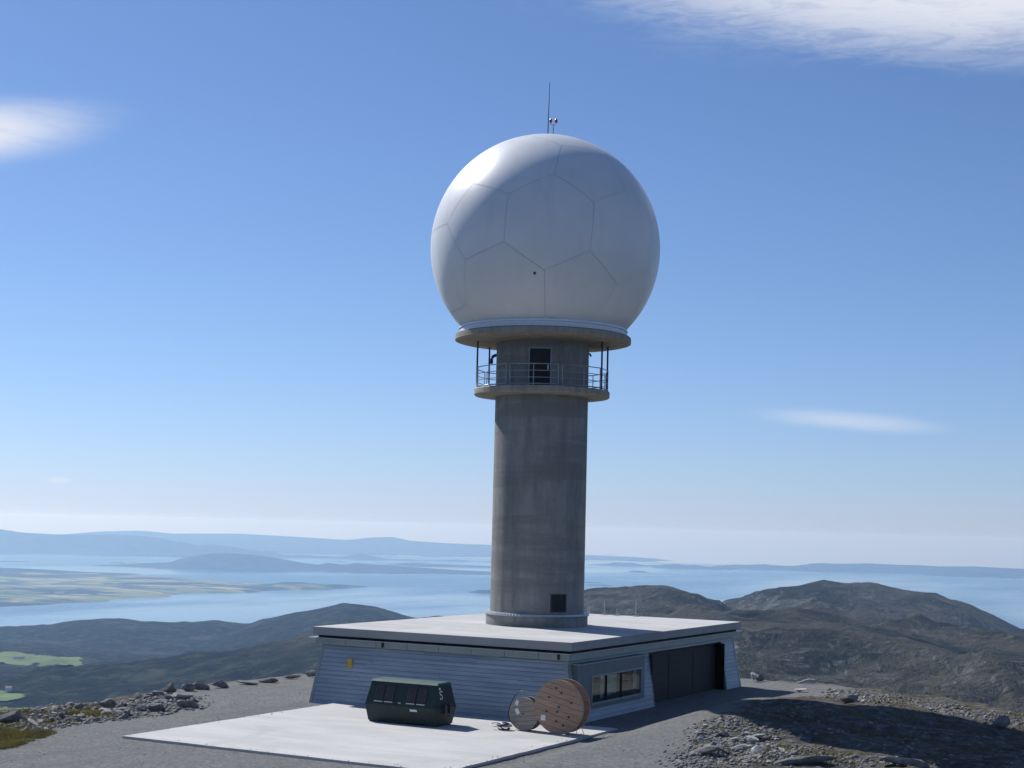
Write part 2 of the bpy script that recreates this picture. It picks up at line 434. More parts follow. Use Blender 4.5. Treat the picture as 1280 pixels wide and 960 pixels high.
AZ, RG = np.meshgrid(azs + ca, rings)
FX = 18 + RG * np.sin(AZ); FY = -30 + RG * np.cos(AZ)
FZ, FW, _k = far_z(FX, FY)
na, nr = len(azs), len(rings)
idx = np.arange(na * nr).reshape(nr, na); idn = np.roll(idx, -1, axis=1)
ff = np.stack([idx[:-1], idn[:-1], idn[1:], idx[1:]], -1).reshape(-1, 4)[:, ::-1]
keep = FZ.ravel()[ff].max(1) > SEA - 25
terr = np_mesh('hills', np.stack([FX.ravel(), FY.ravel(), FZ.ravel()], -1), ff[keep], M['hill'], {'wood': FW.ravel()})
tag(terr, kind='structure')

# sea
def sea_mat():
    m, t, b = nmat('sea_water')
    pos = N(t, 'ShaderNodeNewGeometry').outputs['Position']
    n1 = noise(t, 0.00035, 6, 0.6, pos, stretch=(1.0, 0.35, 1)); n2 = noise(t, 0.004, 5, 0.6, pos)
    t.links.new(ramp(t, n1, [(0.35, (0.02, 0.075, 0.15)), (0.65, (0.03, 0.095, 0.17))]), b.inputs['Base Color'])
    t.links.new(tm(t, 'ADD', tm(t, 'MULTIPLY', sstep(t, n1, 0.38, 0.62), 0.22), 0.12), b.inputs['Roughness'])
    b.inputs['IOR'].default_value = 1.33
    bump(t, b, n2, 0.10, 2.0)
    return m
M['sea'] = sea_mat()
mb = MB(); ns = 160; RS = 27500
vs = [(31, -65, SEA)]; fs = []
radii = [3000, 8000, 14000, 20000, RS]
for r in radii:
    for i in range(ns): vs.append((31 + r * math.cos(2 * math.pi * i / ns), -65 + r * math.sin(2 * math.pi * i / ns), SEA))
for i in range(ns):
    j = (i + 1) % ns; fs.append((0, 1 + i, 1 + j))
    for q in range(len(radii) - 1): fs.append((1 + q * ns + i, 1 + (q + 1) * ns + i, 1 + (q + 1) * ns + j, 1 + q * ns + j))
tag(mesh('sea', vs, fs, M['sea']), kind='structure')

# islands and far coasts: a ridge line on the water with its own width
def at_px(u, v, D):
    """ground position of a sighting: image column and row, at a horizontal distance in metres"""
    d = cF + cR * ((u - 640) / 1929.1) + cU * ((480 - v) / 1929.1)
    t = D / math.hypot(d.x, d.y)
    return (CAM.x + d.x * t, CAM.y + d.y * t, CAM.z + d.z * t)
def ridge_island(name, pts, w, res, mat, rough_amp, seed=0.0, attr=None, flat=1.6):
    P = np.array(pts); pad = w * 2.2
    # local frame along the chain
    a = P[0, :2]; e = P[-1, :2] - a; L = np.hypot(*e); e = e / L; nrm = np.array([-e[1], e[0]])
    us = np.arange(-pad, L + pad, res[0]); ws = np.arange(-pad, pad + res[1], res[1])
    Uu, Ww = np.meshgrid(us, ws)
    X = a[0] + e[0] * Uu + nrm[0] * Ww; Y = a[1] + e[1] * Uu + nrm[1] * Ww
    d, rz = polyline_d(X, Y, [tuple(p) for p in pts])
    wl = w * 1.3
    d = d * (1 + 0.5 * fbm(X + seed, Y - seed, w * 1.7, 4))
    h = (rz - SEA)
    Z = SEA - 10 + (h + 10) * np.exp(-(d / w) ** flat) + rough_amp * h * np.minimum(1, d / w + 0.15) * fbm(X - seed, Y + seed, wl, 5, 0.55)
    i = np.arange(Uu.size).reshape(Uu.shape)
    f = np.stack([i[:-1, :-1], i[:-1, 1:], i[1:, 1:], i[1:, :-1]], -1).reshape(-1, 4)
    f = f[Z.ravel()[f].max(1) > SEA - 4]
    o = np_mesh(name, np.stack([X.ravel(), Y.ravel(), Z.ravel()], -1), f, mat, {'wood': np.full(Uu.size, 0.6)})
    return tag(o, kind='structure')
coast = [(-160, 657), (-60, 660), (0, 661), (30, 666), (70, 668), (125, 668), (160, 668), (215, 669), (300, 672), (357, 675), (435, 678), (480, 678), (540, 681), (612, 683), (680, 690), (730, 693), (830, 691), (930, 694), (1000, 697), (1081, 700), (1122, 705), (1175, 708), (1219, 708), (1280, 711), (1350, 713), (1450, 714)]
ridge_island('far_coast', [at_px(u, v, 25300) for u, v in coast], 480, (80, 70), M['hill'], 0.10, 3.0)
back = [(80, 668), (125, 664), (175, 663), (215, 667), (300, 667), (357, 670), (435, 675), (460, 672), (490, 671), (512, 676), (560, 679), (612, 681)]
ridge_island('distant_mountains', [at_px(u, v, 31000) for u, v in back], 1500, (140, 220), M['hill'], 0.06, 8.0)
isl = [(212, 703), (230, 697), (255, 692.5), (280, 691), (310, 693), (345, 697), (375, 703), (398, 706), (410, 703.5), (430, 706), (445, 703.5), (480, 706.5), (530, 710), (580, 713), (640, 716), (680, 718)]
ridge_island('long_island', [at_px(u, v, 18600) for u, v in isl], 480, (45, 50), M['hill'], 0.10, 5.0)
for nm, pts, D, w in [('low_island', [(118, 692.5), (140, 691.5), (180, 693), (230, 694)], 23600, 260), ('low_island', [(-40, 700), (0, 701), (25, 701.5), (62, 703.5)], 19600, 260), ('low_island', [(142, 703), (152, 703)], 19700, 110),
                      ('low_island', [(506, 704), (520, 703.6), (540, 705), (600, 707), (650, 709)], 21400, 220), ('low_island', [(733, 727.5), (748, 728)], 16300, 70), ('low_island', [(738, 730.6), (758, 731)], 15600, 70), ('low_island', [(793, 713.2), (803, 713.6)], 21000, 90),
                      ('low_island', [(600, 737.5), (625, 737)], 13200, 80), ('low_island', [(1185, 714.5), (1255, 718)], 24000, 180), ('low_island', [(836, 706), (900, 708.5)], 23800, 150),
                      ('low_island', [(-60, 709), (0, 709.5), (60, 712), (110, 715), (158, 716.5)], 15900, 200)]:
    ridge_island(nm, [at_px(u, v, D) for u, v in pts], w, (max(18, w / 9), max(18, w / 9)), M['hill'], 0.06, D * 0.01)

# farmland peninsula across the fjord
def farm_mat(name, vs_):
    m, t, b = nmat(name)
    pos = N(t, 'ShaderNodeNewGeometry').outputs['Position']
    mp = N(t, 'ShaderNodeMapping'); mp.inputs['Scale'].default_value = (vs_, vs_ * 1.8, vs_ * 0.0); mp.inputs['Rotation'].default_value = (0, 0, 0.5)
    t.links.new(pos, mp.inputs[0])
    v = N(t, 'ShaderNodeTexVoronoi', feature='F1'); t.links.new(mp.outputs[0], v.inputs['Vector']); v.inputs['Scale'].default_value = 1.0
    c = ramp(t, N_sep(t, v.outputs['Color']), [(0.0, (0.03, 0.05, 0.02)), (0.25, (0.11, 0.16, 0.04)), (0.45, (0.24, 0.22, 0.08)), (0.6, (0.06, 0.10, 0.03)), (0.8, (0.36, 0.31, 0.18)), (1.0, (0.10, 0.16, 0.05))])
    n1 = noise(t, 0.0014, 6, 0.6, pos)
    c = mix(t, sstep(t, n1, 0.46, 0.56), c, (0.010, 0.016, 0.009))
    t.links.new(c, b.inputs['Base Color']); b.inputs['Roughness'].default_value = 1.0; b.inputs['Specular IOR Level'].default_value = 0.1
    return m
M['farm'] = farm_mat('field_patchwork', 0.0042)
near_shore = [(-220, 772), (-90, 766), (0, 759.5), (40, 758), (80, 756), (115, 754), (150, 751), (190, 747.5), (230, 744), (265, 742.5), (300, 742), (330, 740.5), (345, 738), (400, 737.5), (430, 736), (462, 734)]
far_shore = [(455, 732.5), (420, 731), (390, 730), (345, 730), (300, 728), (250, 725), (200, 721), (150, 718), (100, 716.5), (50, 714.5), (0, 711), (-100, 708), (-220, 706)]
def on_sea(u, v):
    d = cF + cR * ((u - 640) / 1929.1) + cU * ((480 - v) / 1929.1)
    t = (SEA - CAM.z) / d.z
    return (CAM.x + d.x * t, CAM.y + d.y * t)
PEN = [on_sea(*q) for q in near_shore + far_shore]
pa = np.array(PEN); c0 = pa.mean(0)
gx = np.arange(pa[:, 0].min() - 100, pa[:, 0].max() + 100, 60.0); gy = np.arange(pa[:, 1].min() - 100, pa[:, 1].max() + 100, 60.0)
PX, PY = np.meshgrid(gx, gy); sd = sdist(PX, PY, PEN) + fbm(PX, PY, 900, 4) * 190
hill_pts = [at_px(u, v, 13500) for u, v in [(335, 733), (350, 727.5), (375, 728), (400, 730.5), (430, 731)]]
hd, hz = polyline_d(PX, PY, hill_pts)
PZ = SEA - 6 + np.clip(sd * 0.06, -6, 16) + np.clip(sd * 0.02, 0, 1) * (fbm(PX, PY, 1500, 4) + 0.3) * 9 + np.where(sd > 0, np.minimum(1, sd / 150), 0) * np.maximum(0, hz - SEA - 10) * np.exp(-(hd / 330) ** 2)
ii = np.arange(PX.size).reshape(PX.shape)
pf = np.stack([ii[:-1, :-1], ii[:-1, 1:], ii[1:, 1:], ii[1:, :-1]], -1).reshape(-1, 4)
pf = pf[PZ.ravel()[pf].max(1) > SEA - 2]
tag(np_mesh('farmland', np.stack([PX.ravel(), PY.ravel(), PZ.ravel()], -1), pf, M['farm']), kind='structure')

# green meadows in the forest on the left
def sight(u, v, lo=600, hi=8000):
    d = cF + cR * ((u - 640) / 1929.1) + cU * ((480 - v) / 1929.1); hl = math.hypot(d.x, d.y)
    D = np.arange(lo, hi, 6.0)
    X = CAM.x + d.x / hl * D; Y = CAM.y + d.y / hl * D; Z = CAM.z + d.z / hl * D
    T = far_z(X, Y)[0]; k = np.nonzero(T > Z)[0]
    i = k[0] if len(k) else len(D) - 1
    return (float(X[i]), float(Y[i]))
M['meadow'] = simple('meadow_grass', (0.105, 0.155, 0.045), 1.0, 0, 0.3, 0.02)
def meadow(px):
    poly = [sight(*q) for q in px]; a = np.array(poly)
    xs = np.arange(a[:, 0].min() - 15, a[:, 0].max() + 15, 7.0); ys = np.arange(a[:, 1].min() - 15, a[:, 1].max() + 15, 7.0)
    X, Y = np.meshgrid(xs, ys); s = sdist(X, Y, poly) + fbm(X, Y, 60, 3) * 14
    Z = far_z(X, Y)[0] + 2.5
    i = np.arange(X.size).reshape(X.shape); f = np.stack([i[:-1, :-1], i[:-1, 1:], i[1:, 1:], i[1:, :-1]], -1).reshape(-1, 4)
    f = f[s.ravel()[f].min(1) > 0]
    if len(f): tag(np_mesh('meadow', np.stack([X.ravel(), Y.ravel(), Z.ravel()], -1), f, M['meadow']), kind='structure')
meadow([(-60, 816), (0, 817), (40, 818), (58, 820), (80, 822), (105, 825), (109, 830), (95, 833), (70, 835), (45, 831), (0, 831), (-60, 832)])
meadow([(-60, 862), (0, 864), (28, 868), (32, 873), (18, 877), (0, 879), (-60, 880)])
meadow([(-60, 884), (0, 883), (40, 886), (60, 890), (60, 900), (-60, 905)])

# farm buildings far away
M['white_wall'] = simple('white_boarding', (0.75, 0.74, 0.72), 0.7, 0, 0.06, 0.5)
M['far_roof'] = simple('weathered_roofing', (0.22, 0.15, 0.13), 0.8, 0, 0.2, 0.4)
def farmhouse(u, v, L, W_, H, label, sea=False):
    if sea:
        x, y = on_sea(u, v); z = SEA + 12
    else:
        x, y = sight(u, v); z = float(far_z(np.array([x]), np.array([y]))[0][0]) + 1.5
    e = empty('farmhouse', (x, y, z), 0.5)
    b = MB(); b.box((-L / 2, -W_ / 2, 0), (L / 2, W_ / 2, H)); b.obj('wall', M['white_wall'], e)
    r = MB(); o = 0.5
    r.add([(-L / 2 - o, -W_ / 2 - o, H), (L / 2 + o, -W_ / 2 - o, H), (L / 2 + o, W_ / 2 + o, H), (-L / 2 - o, W_ / 2 + o, H), (-L / 2 - o, 0, H + W_ * 0.35), (L / 2 + o, 0, H + W_ * 0.35)],
          [(0, 1, 5, 4), (2, 3, 4, 5), (0, 4, 3), (1, 2, 5), (0, 3, 2, 1)])
    r.obj('roof', M['far_roof'], e)
    tag(e, label, 'house')
farmhouse(23, 824.5, 22, 8, 4.5, 'long white farm building on the large green meadow in the forest')
farmhouse(11, 866, 9, 7, 4.5, 'tiny white house on the lower green meadow near the left edge')
farmhouse(74, 746, 60, 30, 14, 'white speck of a large barn on the farmland across the fjord', True)

# ------------------------------------------------------------------ materials: building and tower
def radome_mat():
    m, t, b = nmat('white_gelcoat')
    f = noise(t, 0.5, 5, 0.6); s = noise(t, 1.2, 6, 0.6, stretch=(1, 1, 0.12))
    c = mix(t, sstep(t, f, 0.3, 0.75), (0.79, 0.79, 0.775), (0.85, 0.845, 0.82))
    c = mix(t, tm(t, 'MULTIPLY', sstep(t, s, 0.5, 0.8), 0.35), c, (0.56, 0.56, 0.53))
    oi = N(t, 'ShaderNodeObjectInfo').outputs['Random']
    c = mix(t, tm(t, 'MULTIPLY', oi, 0.22), c, (0.64, 0.65, 0.655))
    t.links.new(c, b.inputs['Base Color']); b.inputs['Roughness'].default_value = 0.37
    b.inputs['Specular IOR Level'].default_value = 0.5
    return m
M['radome'] = radome_mat()
M['seam'] = simple('joint_sealant', (0.66, 0.67, 0.68), 0.7, 0, 0.1)
M['white_metal'] = simple('white_painted_steel', (0.72, 0.75, 0.78), 0.45, 0, 0.06)
def column_mat(name, base, streak):
    m, t, b = nmat(name)
    tcn = N(t, 'ShaderNodeTexCoord').outputs['Object']
    v = noise(t, 1.0, 7, 0.62, tcn, stretch=(2.2, 2.2, 0.32)); bl = noise(t, 0.8, 6, 0.6, tcn); fine = noise(t, 9, 6, 0.7, tcn)
    band = noise(t, 1.0, 4, 0.55, tcn, stretch=(0.10, 0.10, 1.05))
    lo = tuple(k * 0.62 for k in base); hi = tuple(min(1, k * 1.3) for k in base)
    c = ramp(t, v, [(0.28, lo), (0.5, base), (0.75, hi)])
    c = mix(t, tm(t, 'MULTIPLY', sstep(t, bl, 0.45, 0.7), 0.5), c, tuple(k * 0.62 for k in base))
    c = mix(t, tm(t, 'MULTIPLY', sstep(t, band, 0.47, 0.58), streak), c, tuple(k * 0.62 for k in base))
    c = mix(t, 0.12, c, ramp(t, fine, [(0.3, (0.08, 0.08, 0.08)), (0.7, (0.5, 0.5, 0.48))]))
    t.links.new(c, b.inputs['Base Color']); b.inputs['Roughness'].default_value = 0.88
    h = tm(t, 'ADD', tm(t, 'MULTIPLY', fine, 0.3), v); bump(t, b, h, 0.35, 0.02)
    return m
M['column'] = column_mat('board_marked_concrete', (0.245, 0.24, 0.222), 0.62)
M['platform'] = column_mat('weathered_concrete', (0.33, 0.295, 0.23), 0.15)
def flat_concrete(name, a, b_, dark):
    m, t, b = nmat(name)
    p = N(t, 'ShaderNodeNewGeometry').outputs['Position']
    n1 = noise(t, 0.35, 6, 0.6, p, stretch=(0.5, 1.6, 1)); n2 = noise(t, 1.8, 7, 0.65, p); n3 = noise(t, 14, 4, 0.7, p)
    c = mix(t, sstep(t, n1, 0.3, 0.7), a, b_)
    c = mix(t, tm(t, 'MULTIPLY', sstep(t, n2, 0.56, 0.78), 0.55), c, dark)
    n4 = noise(t, 0.16, 7, 0.7, p, dist=0.8)
    c = mix(t, tm(t, 'MULTIPLY', sstep(t, n4, 0.50, 0.62), 0.45), c, tuple(k * 0.80 for k in a))
    n5 = noise(t, 0.9, 6, 0.7, p, stretch=(0.12, 1.4, 1))
    c = mix(t, tm(t, 'MULTIPLY', sstep(t, n5, 0.55, 0.70), 0.5), c, dark)
    c = mix(t, 0.10, c, ramp(t, n3, [(0.3, (0.2, 0.2, 0.2)), (0.7, (0.8, 0.8, 0.78))]))
    t.links.new(c, b.inputs['Base Color']); b.inputs['Roughness'].default_value = 0.85
    bump(t, b, n3, 0.25, 0.01)
    return m
M['roof'] = flat_concrete('pale_roof_concrete', (0.44, 0.43, 0.415), (0.56, 0.55, 0.53), (0.33, 0.325, 0.31))
M['pad'] = flat_concrete('pale_cast_concrete', (0.45, 0.44, 0.42), (0.55, 0.54, 0.515), (0.33, 0.32, 0.30))
M['edge'] = flat_concrete('grey_edge_concrete', (0.26, 0.265, 0.26), (0.33, 0.33, 0.325), (0.2, 0.2, 0.2))
def clad_mat():
    m, t, b = nmat('zinc_cladding')
    oi = N(t, 'ShaderNodeObjectInfo').outputs['Random']
    p = N(t, 'ShaderNodeNewGeometry').outputs['Position']
    n1 = noise(t, 0.6, 5, 0.6, p, stretch=(0.5, 0.5, 3)); n2 = noise(t, 5, 5, 0.6, p)
    c = ramp(t, n1, [(0.3, (0.24, 0.29, 0.335)), (0.7, (0.40, 0.455, 0.505))])
    c = mix(t, tm(t, 'MULTIPLY', oi, 0.30), c, (0.20, 0.24, 0.28))
    t.links.new(c, b.inputs['Base Color']); b.inputs['Metallic'].default_value = 0.2
    t.links.new(tm(t, 'ADD', tm(t, 'MULTIPLY', n1, 0.2), 0.42), b.inputs['Roughness'])
    bump(t, b, n2, 0.12, 0.01)
    return m
M['clad'] = clad_mat()
M['trim'] = simple('grey_green_trim', (0.27, 0.31, 0.30), 0.5, 0.3, 0.12, 3)
M['gutter'] = simple('galvanised_flashing', (0.52, 0.54, 0.55), 0.4, 0.6, 0.1, 4)
M['steel'] = simple('galvanised_steel', (0.36, 0.38, 0.40), 0.45, 0.7, 0.12, 8)
M['darksteel'] = simple('dark_painted_steel', (0.035, 0.037, 0.04), 0.5, 0.2, 0.2, 8)
M['dark'] = simple('charcoal_door_paint', (0.006, 0.007, 0.009), 0.65, 0, 0.25, 2)
M['black'] = simple('black_gap', (0.012, 0.012, 0.013), 0.9, 0, 0.1, 2)
M['red'] = simple('red_lens', (0.30, 0.02, 0.015), 0.3, 0, 0.1, 20)
M['yellow'] = simple('yellow_sign_paint', (0.50, 0.33, 0.04), 0.5, 0, 0.2, 10)
M['curtain'] = simple('pale_blind', (0.42, 0.43, 0.37), 0.9, 0, 0.1, 12, stretch=(1, 8, 1))
def glass_mat():
    m, t, b = nmat('window_glass')
    b.inputs['Base Color'].default_value = (0.8, 0.9, 0.9, 1); b.inputs['Roughness'].default_value = 0.03
    b.inputs['Transmission Weight'].default_value = 1.0; b.inputs['IOR'].default_value = 1.45
    return m
M['glass'] = glass_mat()

# ------------------------------------------------------------------ concrete slab in front
pad = MB()
corners = [(-12.9, -15.4), (2.4, -15.4), (2.4, -0.02), (-12.9, -0.02)]
pv = []; rp = random.Random(4)
for i in range(4):
    (ax, ay), (bx, by) = corners[i], corners[(i + 1) % 4]
    for k in range(24):
        t_ = k / 24; j = 0.0 if k == 0 else (rp.random() - 0.5) * 0.05
        ln = math.hypot(bx - ax, by - ay); nx, ny = (by - ay) / ln, -(bx - ax) / ln
        pv.append((ax + (bx - ax) * t_ + nx * j, ay + (by - ay) * t_ + ny * j))
n = len(pv)
pad.add([(x, y, -0.14) for x, y in pv] + [(x, y, 0.07) for x, y in pv], [tuple(range(n, 2 * n))] + [(i, (i + 1) % n, n + (i + 1) % n, n + i) for i in range(n)])
tag(pad.obj('concrete_pavement', M['pad']), kind='structure')

# ------------------------------------------------------------------ service building
B = empty('service_building', (0, 0, 0))
tag(B, 'low flat-roofed service building clad in blue-grey metal boards under the tower', 'building')
X0, X1, Y0, Y1 = -14.5, 0.0, 0.0, 23.0            # roof outline
ZT, ZB = ROOF - 0.84, -0.06                       # wall top and base
IN = 0.42                                         # wall inset under the roof at the top
def wall_x(z): return X1 - IN + IN * (ZT - z) / (ZT - ZB)      # x of the right wall at a height
def off(z): return IN * (1 - (ZT - z) / (ZT - ZB))             # inset at a height
b = MB(); b.box((X0, Y0, ROOF - 0.40), (X1, Y1, ROOF - 0.012)); slab = bevel(b.obj('roof_slab', M['edge'], B), 0.02)
b = MB(); b.box((X0 + 0.012, Y0 + 0.012, ROOF - 0.010), (X1 - 0.012, Y1 - 0.012, ROOF)); b.obj('roof_sheet', M['roof'], slab)
b = MB(); b.box((X0 + 0.22, Y0 + 0.22, ROOF - 0.52), (X1 - 0.22, Y1 - 0.22, ROOF - 0.402)); b.obj('eaves_shadow_band', M['black'], B)  # recess under the slab coloured black: edge shadow put into the colour
# flashing ledge all round, four lengths
def ring4(name, x0, y0, x1, y1, w, z0, z1, mat, parent):
    for a, c in (((x0, y0), (x1, y0 + w)), ((x0, y1 - w), (x1, y1)), ((x0, y0 + w), (x0 + w, y1 - w)), ((x1 - w, y0 + w), (x1, y1 - w))):
        q = MB(); q.box((a[0], a[1], z0), (c[0], c[1], z1)); q.obj(name, mat, parent)
ring4('flashing', X0 - 0.16, Y0 - 0.10, X1 + 0.02, Y1 + 0.1, 0.5, ROOF - 0.55, ROOF - 0.525, M['gutter'], B)
# fascia in lengths with open joints
def fascia():
    z0, z1 = ZT - 0.02, ROOF - 0.552; i = 0.14
    L = 1.8
    def seg(a, c): q = MB(); q.box((*a, z0), (*c, z1)); q.obj('fascia_panel', M['trim'], B)
    x = X0 + i
    while x < X1 - i - 0.01:
        e = min(x + L, X1 - i); seg((x, Y0 + i), (e - 0.02, Y0 + i + 0.06)); seg((x, Y1 - i - 0.06), (e - 0.02, Y1 - i)); x = e
    y = Y0 + i + 0.07
    while y < Y1 - i - 0.08:
        e = min(y + L, Y1 - i - 0.07); seg((X0 + i, y), (X0 + i + 0.06, e - 0.02)); seg((X1 - i - 0.06, y), (X1 - i, e - 0.02)); y = e
fascia()
# structural core behind the boards (stops short of the garage recess)
GY0, GY1, GZ1 = 9.95, 20.6, ROOF - 1.16            # garage opening
GD = 0.78                                           # its depth
core = MB()
def core_prism(ya, yb, flat_a=False, flat_b=False, x_in=None):
    o_b, o_t = 0.10, IN + 0.10
    xa_b, xa_t = X0 + o_b, X0 + o_t; xb_b, xb_t = X1 - o_b, X1 - o_t
    if x_in is not None: xb_b = xb_t = x_in
    yab, yat = (ya, ya) if flat_a else (ya + o_b, ya + o_t)
    ybb, ybt = (yb, yb) if flat_b else (yb - o_b, yb - o_t)
    core.hexa([(xa_b, yab, ZB), (xb_b, yab, ZB), (xb_b, ybb, ZB), (xa_b, ybb, ZB), (xa_t, yat, ROOF - 0.56), (xb_t, yat, ROOF - 0.56), (xb_t, ybt, ROOF - 0.56), (xa_t, ybt, ROOF - 0.56)])
core_prism(Y0, GY0, flat_b=True); core_prism(GY0, GY1, True, True, X1 - GD); core_prism(GY1, Y1, flat_a=True)
core.obj('inner_wall', M['dark'], B)
# lintel over the garage opening, inside the boards
b = MB(); b.box((X1 - GD, GY0, GZ1), (wall_x(ROOF - 1.0) - 0.16, GY1, ROOF - 0.56)); b.obj('garage_ceiling', M['dark'], B)
# boards
NB = 14; HB = (ZT - ZB) / NB
WALLS = {}
def wall(name): o = empty(name, (0, 0, 0)); o.parent = B; return o
def board(side, u0, u1, z0, z1, parent, frame=False):
    """one board lying on a battered wall: lower edge proud"""
    u0b = u0t = u0; u1b = u1t = u1
    def P(u, z, d):
        o_ = off(z) - d
        if side == 'front': return (u, Y0 + o_, z)
        if side == 'back': return (u, Y1 - o_, z)
        if side == 'left': return (X0 + o_, u, z)
        return (X1 - o_, u, z)
    def uu(u, z):      # ends at a corner follow the batter
        if u == 'a': return (X0 if side in ('front', 'back') else Y0) + off(z) + 0.035
        if u == 'b': return (X1 if side in ('front', 'back') else Y1) - off(z) - 0.035
        return u
    j_ = random.uniform(-0.012, 0.012)
    pr = [(z0, 0.034), (z0 + (z1 - z0) * 0.55, 0.026 + j_), (z1 - 0.018, 0.010), (z1 - 0.004, -0.012)]
    vs = []; 
    for z, d in pr:
        vs.append(P(uu(u0, z), z, d)); vs.append(P(uu(u1, z), z, d))
    vs.append(P(uu(u0, z0), z0, -0.06)); vs.append(P(uu(u1, z0), z0, -0.06)); vs.append(P(uu(u0, z1), z1, -0.06)); vs.append(P(uu(u1, z1), z1, -0.06))
    fs = [(0, 1, 3, 2), (2, 3, 5, 4), (4, 5, 7, 6), (6, 7, 11, 10), (8, 9, 1, 0), (0, 2, 4, 6, 10, 8), (1, 9, 11, 7, 5, 3)]
    if side in ('back', 'left'): fs = [f[::-1] for f in fs]
    return mesh('cladding_board', vs, fs, M['clad'], parent)
wf = wall('front_wall'); wb = wall('rear_wall'); wl = wall('left_wall'); wr = wall('garage_wall')
rb = random.Random(12)
BAY0, BAY1 = 0.75, 8.55
for i in range(NB):
    z0 = ZB + i * HB; z1 = z0 + HB
    xs_ = ['a'] + sorted(rb.uniform(X0 + 2, X1 - 2) for _ in range(3)) + ['b']
    for ua, ub in zip(xs_[:-1], xs_[1:]):
        if ua != 'a': ua = ua + 0.006
        board('front', ua, ub, z0, z1, wf)
    board('back', 'a', 'b', z0, z1, wb); board('left', 'a', 'b', z0, z1, wl)
    if z1 > GZ1 + 0.12: board('right', 'a', 'b', z0, z1, wr)
    else:
        if ROOF - 3.15 < z0 and z1 < ROOF - 1.0: board('right', 'a', BAY0 + 0.05, z0, z1, wr); board('right', BAY1 - 0.05, GY0 - 0.06, z0, z1, wr)
        else: board('right', 'a', GY0 - 0.06, z0, z1, wr)
        board('right', GY1 + 0.06, 'b', z0, z1, wr)
# corner trims and base plinth
for cx, cy, sx, sy in ((X0, Y0, 1, 1), (X1, Y0, -1, 1), (X0, Y1, 1, -1), (X1, Y1, -1, -1)):
    q = MB(); pts = []
    for z in (ZB, ZT):
        o_ = off(z) - 0.045
        ax, ay = cx + sx * o_, cy + sy * o_
        pts += [(ax, ay, z), (ax + sx * 0.16, ay, z), (ax + sx * 0.16, ay + sy * 0.16, z), (ax, ay + sy * 0.16, z)]
    q.hexa(pts); q.obj('corner_trim', M['trim'], B)
# garage recess
for ya, yb in ((GY0 - 0.02, GY0), (GY1, GY1 + 0.02)):
    b = MB(); b.box((X1 - GD, ya, ZB), (X1 - 0.14, yb, GZ1)); b.obj('recess_cheek', M['dark'], B)
for k in range(3):
    ya = GY0 + 0.03 + k * 3.54; d = MB(); d.box((X1 - GD + 0.002, ya, ZB + 0.02), (X1 - GD + 0.06, ya + 3.52, GZ1 - 0.05)); g = d.obj('garage_door', M['dark'], B)
    for q in range(5):
        s = MB(); zz = ZB + 0.06 + q * 0.46; s.box((X1 - GD + 0.061, ya + 0.05, zz), (X1 - GD + 0.085, ya + 3.47, zz + 0.45)); s.obj('door_panel', M['dark'], g)
# opening surround
def jamb(y0, y1):
    q = MB(); pts = []
    for z in (ZB, GZ1 + 0.06):
        xo = X1 - off(z) + 0.045
        pts += [(xo - 0.22, y0, z), (xo, y0, z), (xo, y1, z), (xo - 0.22, y1, z)]
    q.hexa(pts); q.obj('jamb', M['trim'], B)
jamb(GY0 - 0.055, GY0 - 0.0); jamb(GY1, GY1 + 0.055)
# window bay
bay = empty('window_bay', (0, 0, 0)); bay.parent = B
xf = 0.02; z_t, z_b = ROOF - 1.08, ROOF - 3.2
WY0, WY1, WZ0, WZ1 = 2.2, 8.2, ROOF - 3.02, ROOF - 1.66
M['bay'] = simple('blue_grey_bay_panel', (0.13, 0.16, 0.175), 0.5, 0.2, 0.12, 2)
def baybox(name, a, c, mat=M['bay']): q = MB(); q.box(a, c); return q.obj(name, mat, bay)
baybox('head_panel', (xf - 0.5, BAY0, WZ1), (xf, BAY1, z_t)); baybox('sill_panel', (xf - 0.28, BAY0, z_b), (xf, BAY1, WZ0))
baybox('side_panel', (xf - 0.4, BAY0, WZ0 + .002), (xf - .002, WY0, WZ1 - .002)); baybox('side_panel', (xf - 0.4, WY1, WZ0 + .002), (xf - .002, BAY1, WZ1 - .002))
baybox('drip_cap', (xf - 0.5, BAY0 - 0.06, z_t), (xf + 0.10, BAY1 + 0.06, z_t + 0.05), M['trim'])
w = MB(); t_ = 0.07
w.box((xf - 0.10, WY0, WZ0), (xf + 0.03, WY1, WZ0 + t_)); w.box((xf - 0.10, WY0, WZ1 - t_), (xf + 0.03, WY1, WZ1))
w.box((xf - 0.10, WY0, WZ0 + t_), (xf + 0.03, WY0 + t_, WZ1 - t_)); w.box((xf - 0.10, WY1 - t_, WZ0 + t_), (xf + 0.03, WY1, WZ1 - t_))
w.obj('window_frame', M['trim'], bay)
cuts = [WY0 + t_, 3.95, 5.7, WY1 - t_]
for a, c in zip(cuts[:-1], cuts[1:]):
    baybox('pane', (xf - 0.05, a + 0.03, WZ0 + t_ + 0.002), (xf - 0.035, c - 0.03, WZ1 - t_ - 0.002), M['glass'])
for c in cuts[1:-1]: baybox('mullion', (xf - 0.09, c - 0.03, WZ0 + t_), (xf + 0.01, c + 0.03, WZ1 - t_), M['dark'])
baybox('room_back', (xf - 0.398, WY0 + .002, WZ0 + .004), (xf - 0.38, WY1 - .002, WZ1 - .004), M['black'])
for a, c, h in ((3.5, 3.88, 0.15), (4.2, 5.4, 0.22), (7.45, 7.8, 0.32)):
    baybox('blind', (xf - 0.16, a, WZ0 + t_ + h), (xf - 0.14, c, WZ1 - t_ - 0.02), M['curtain'])
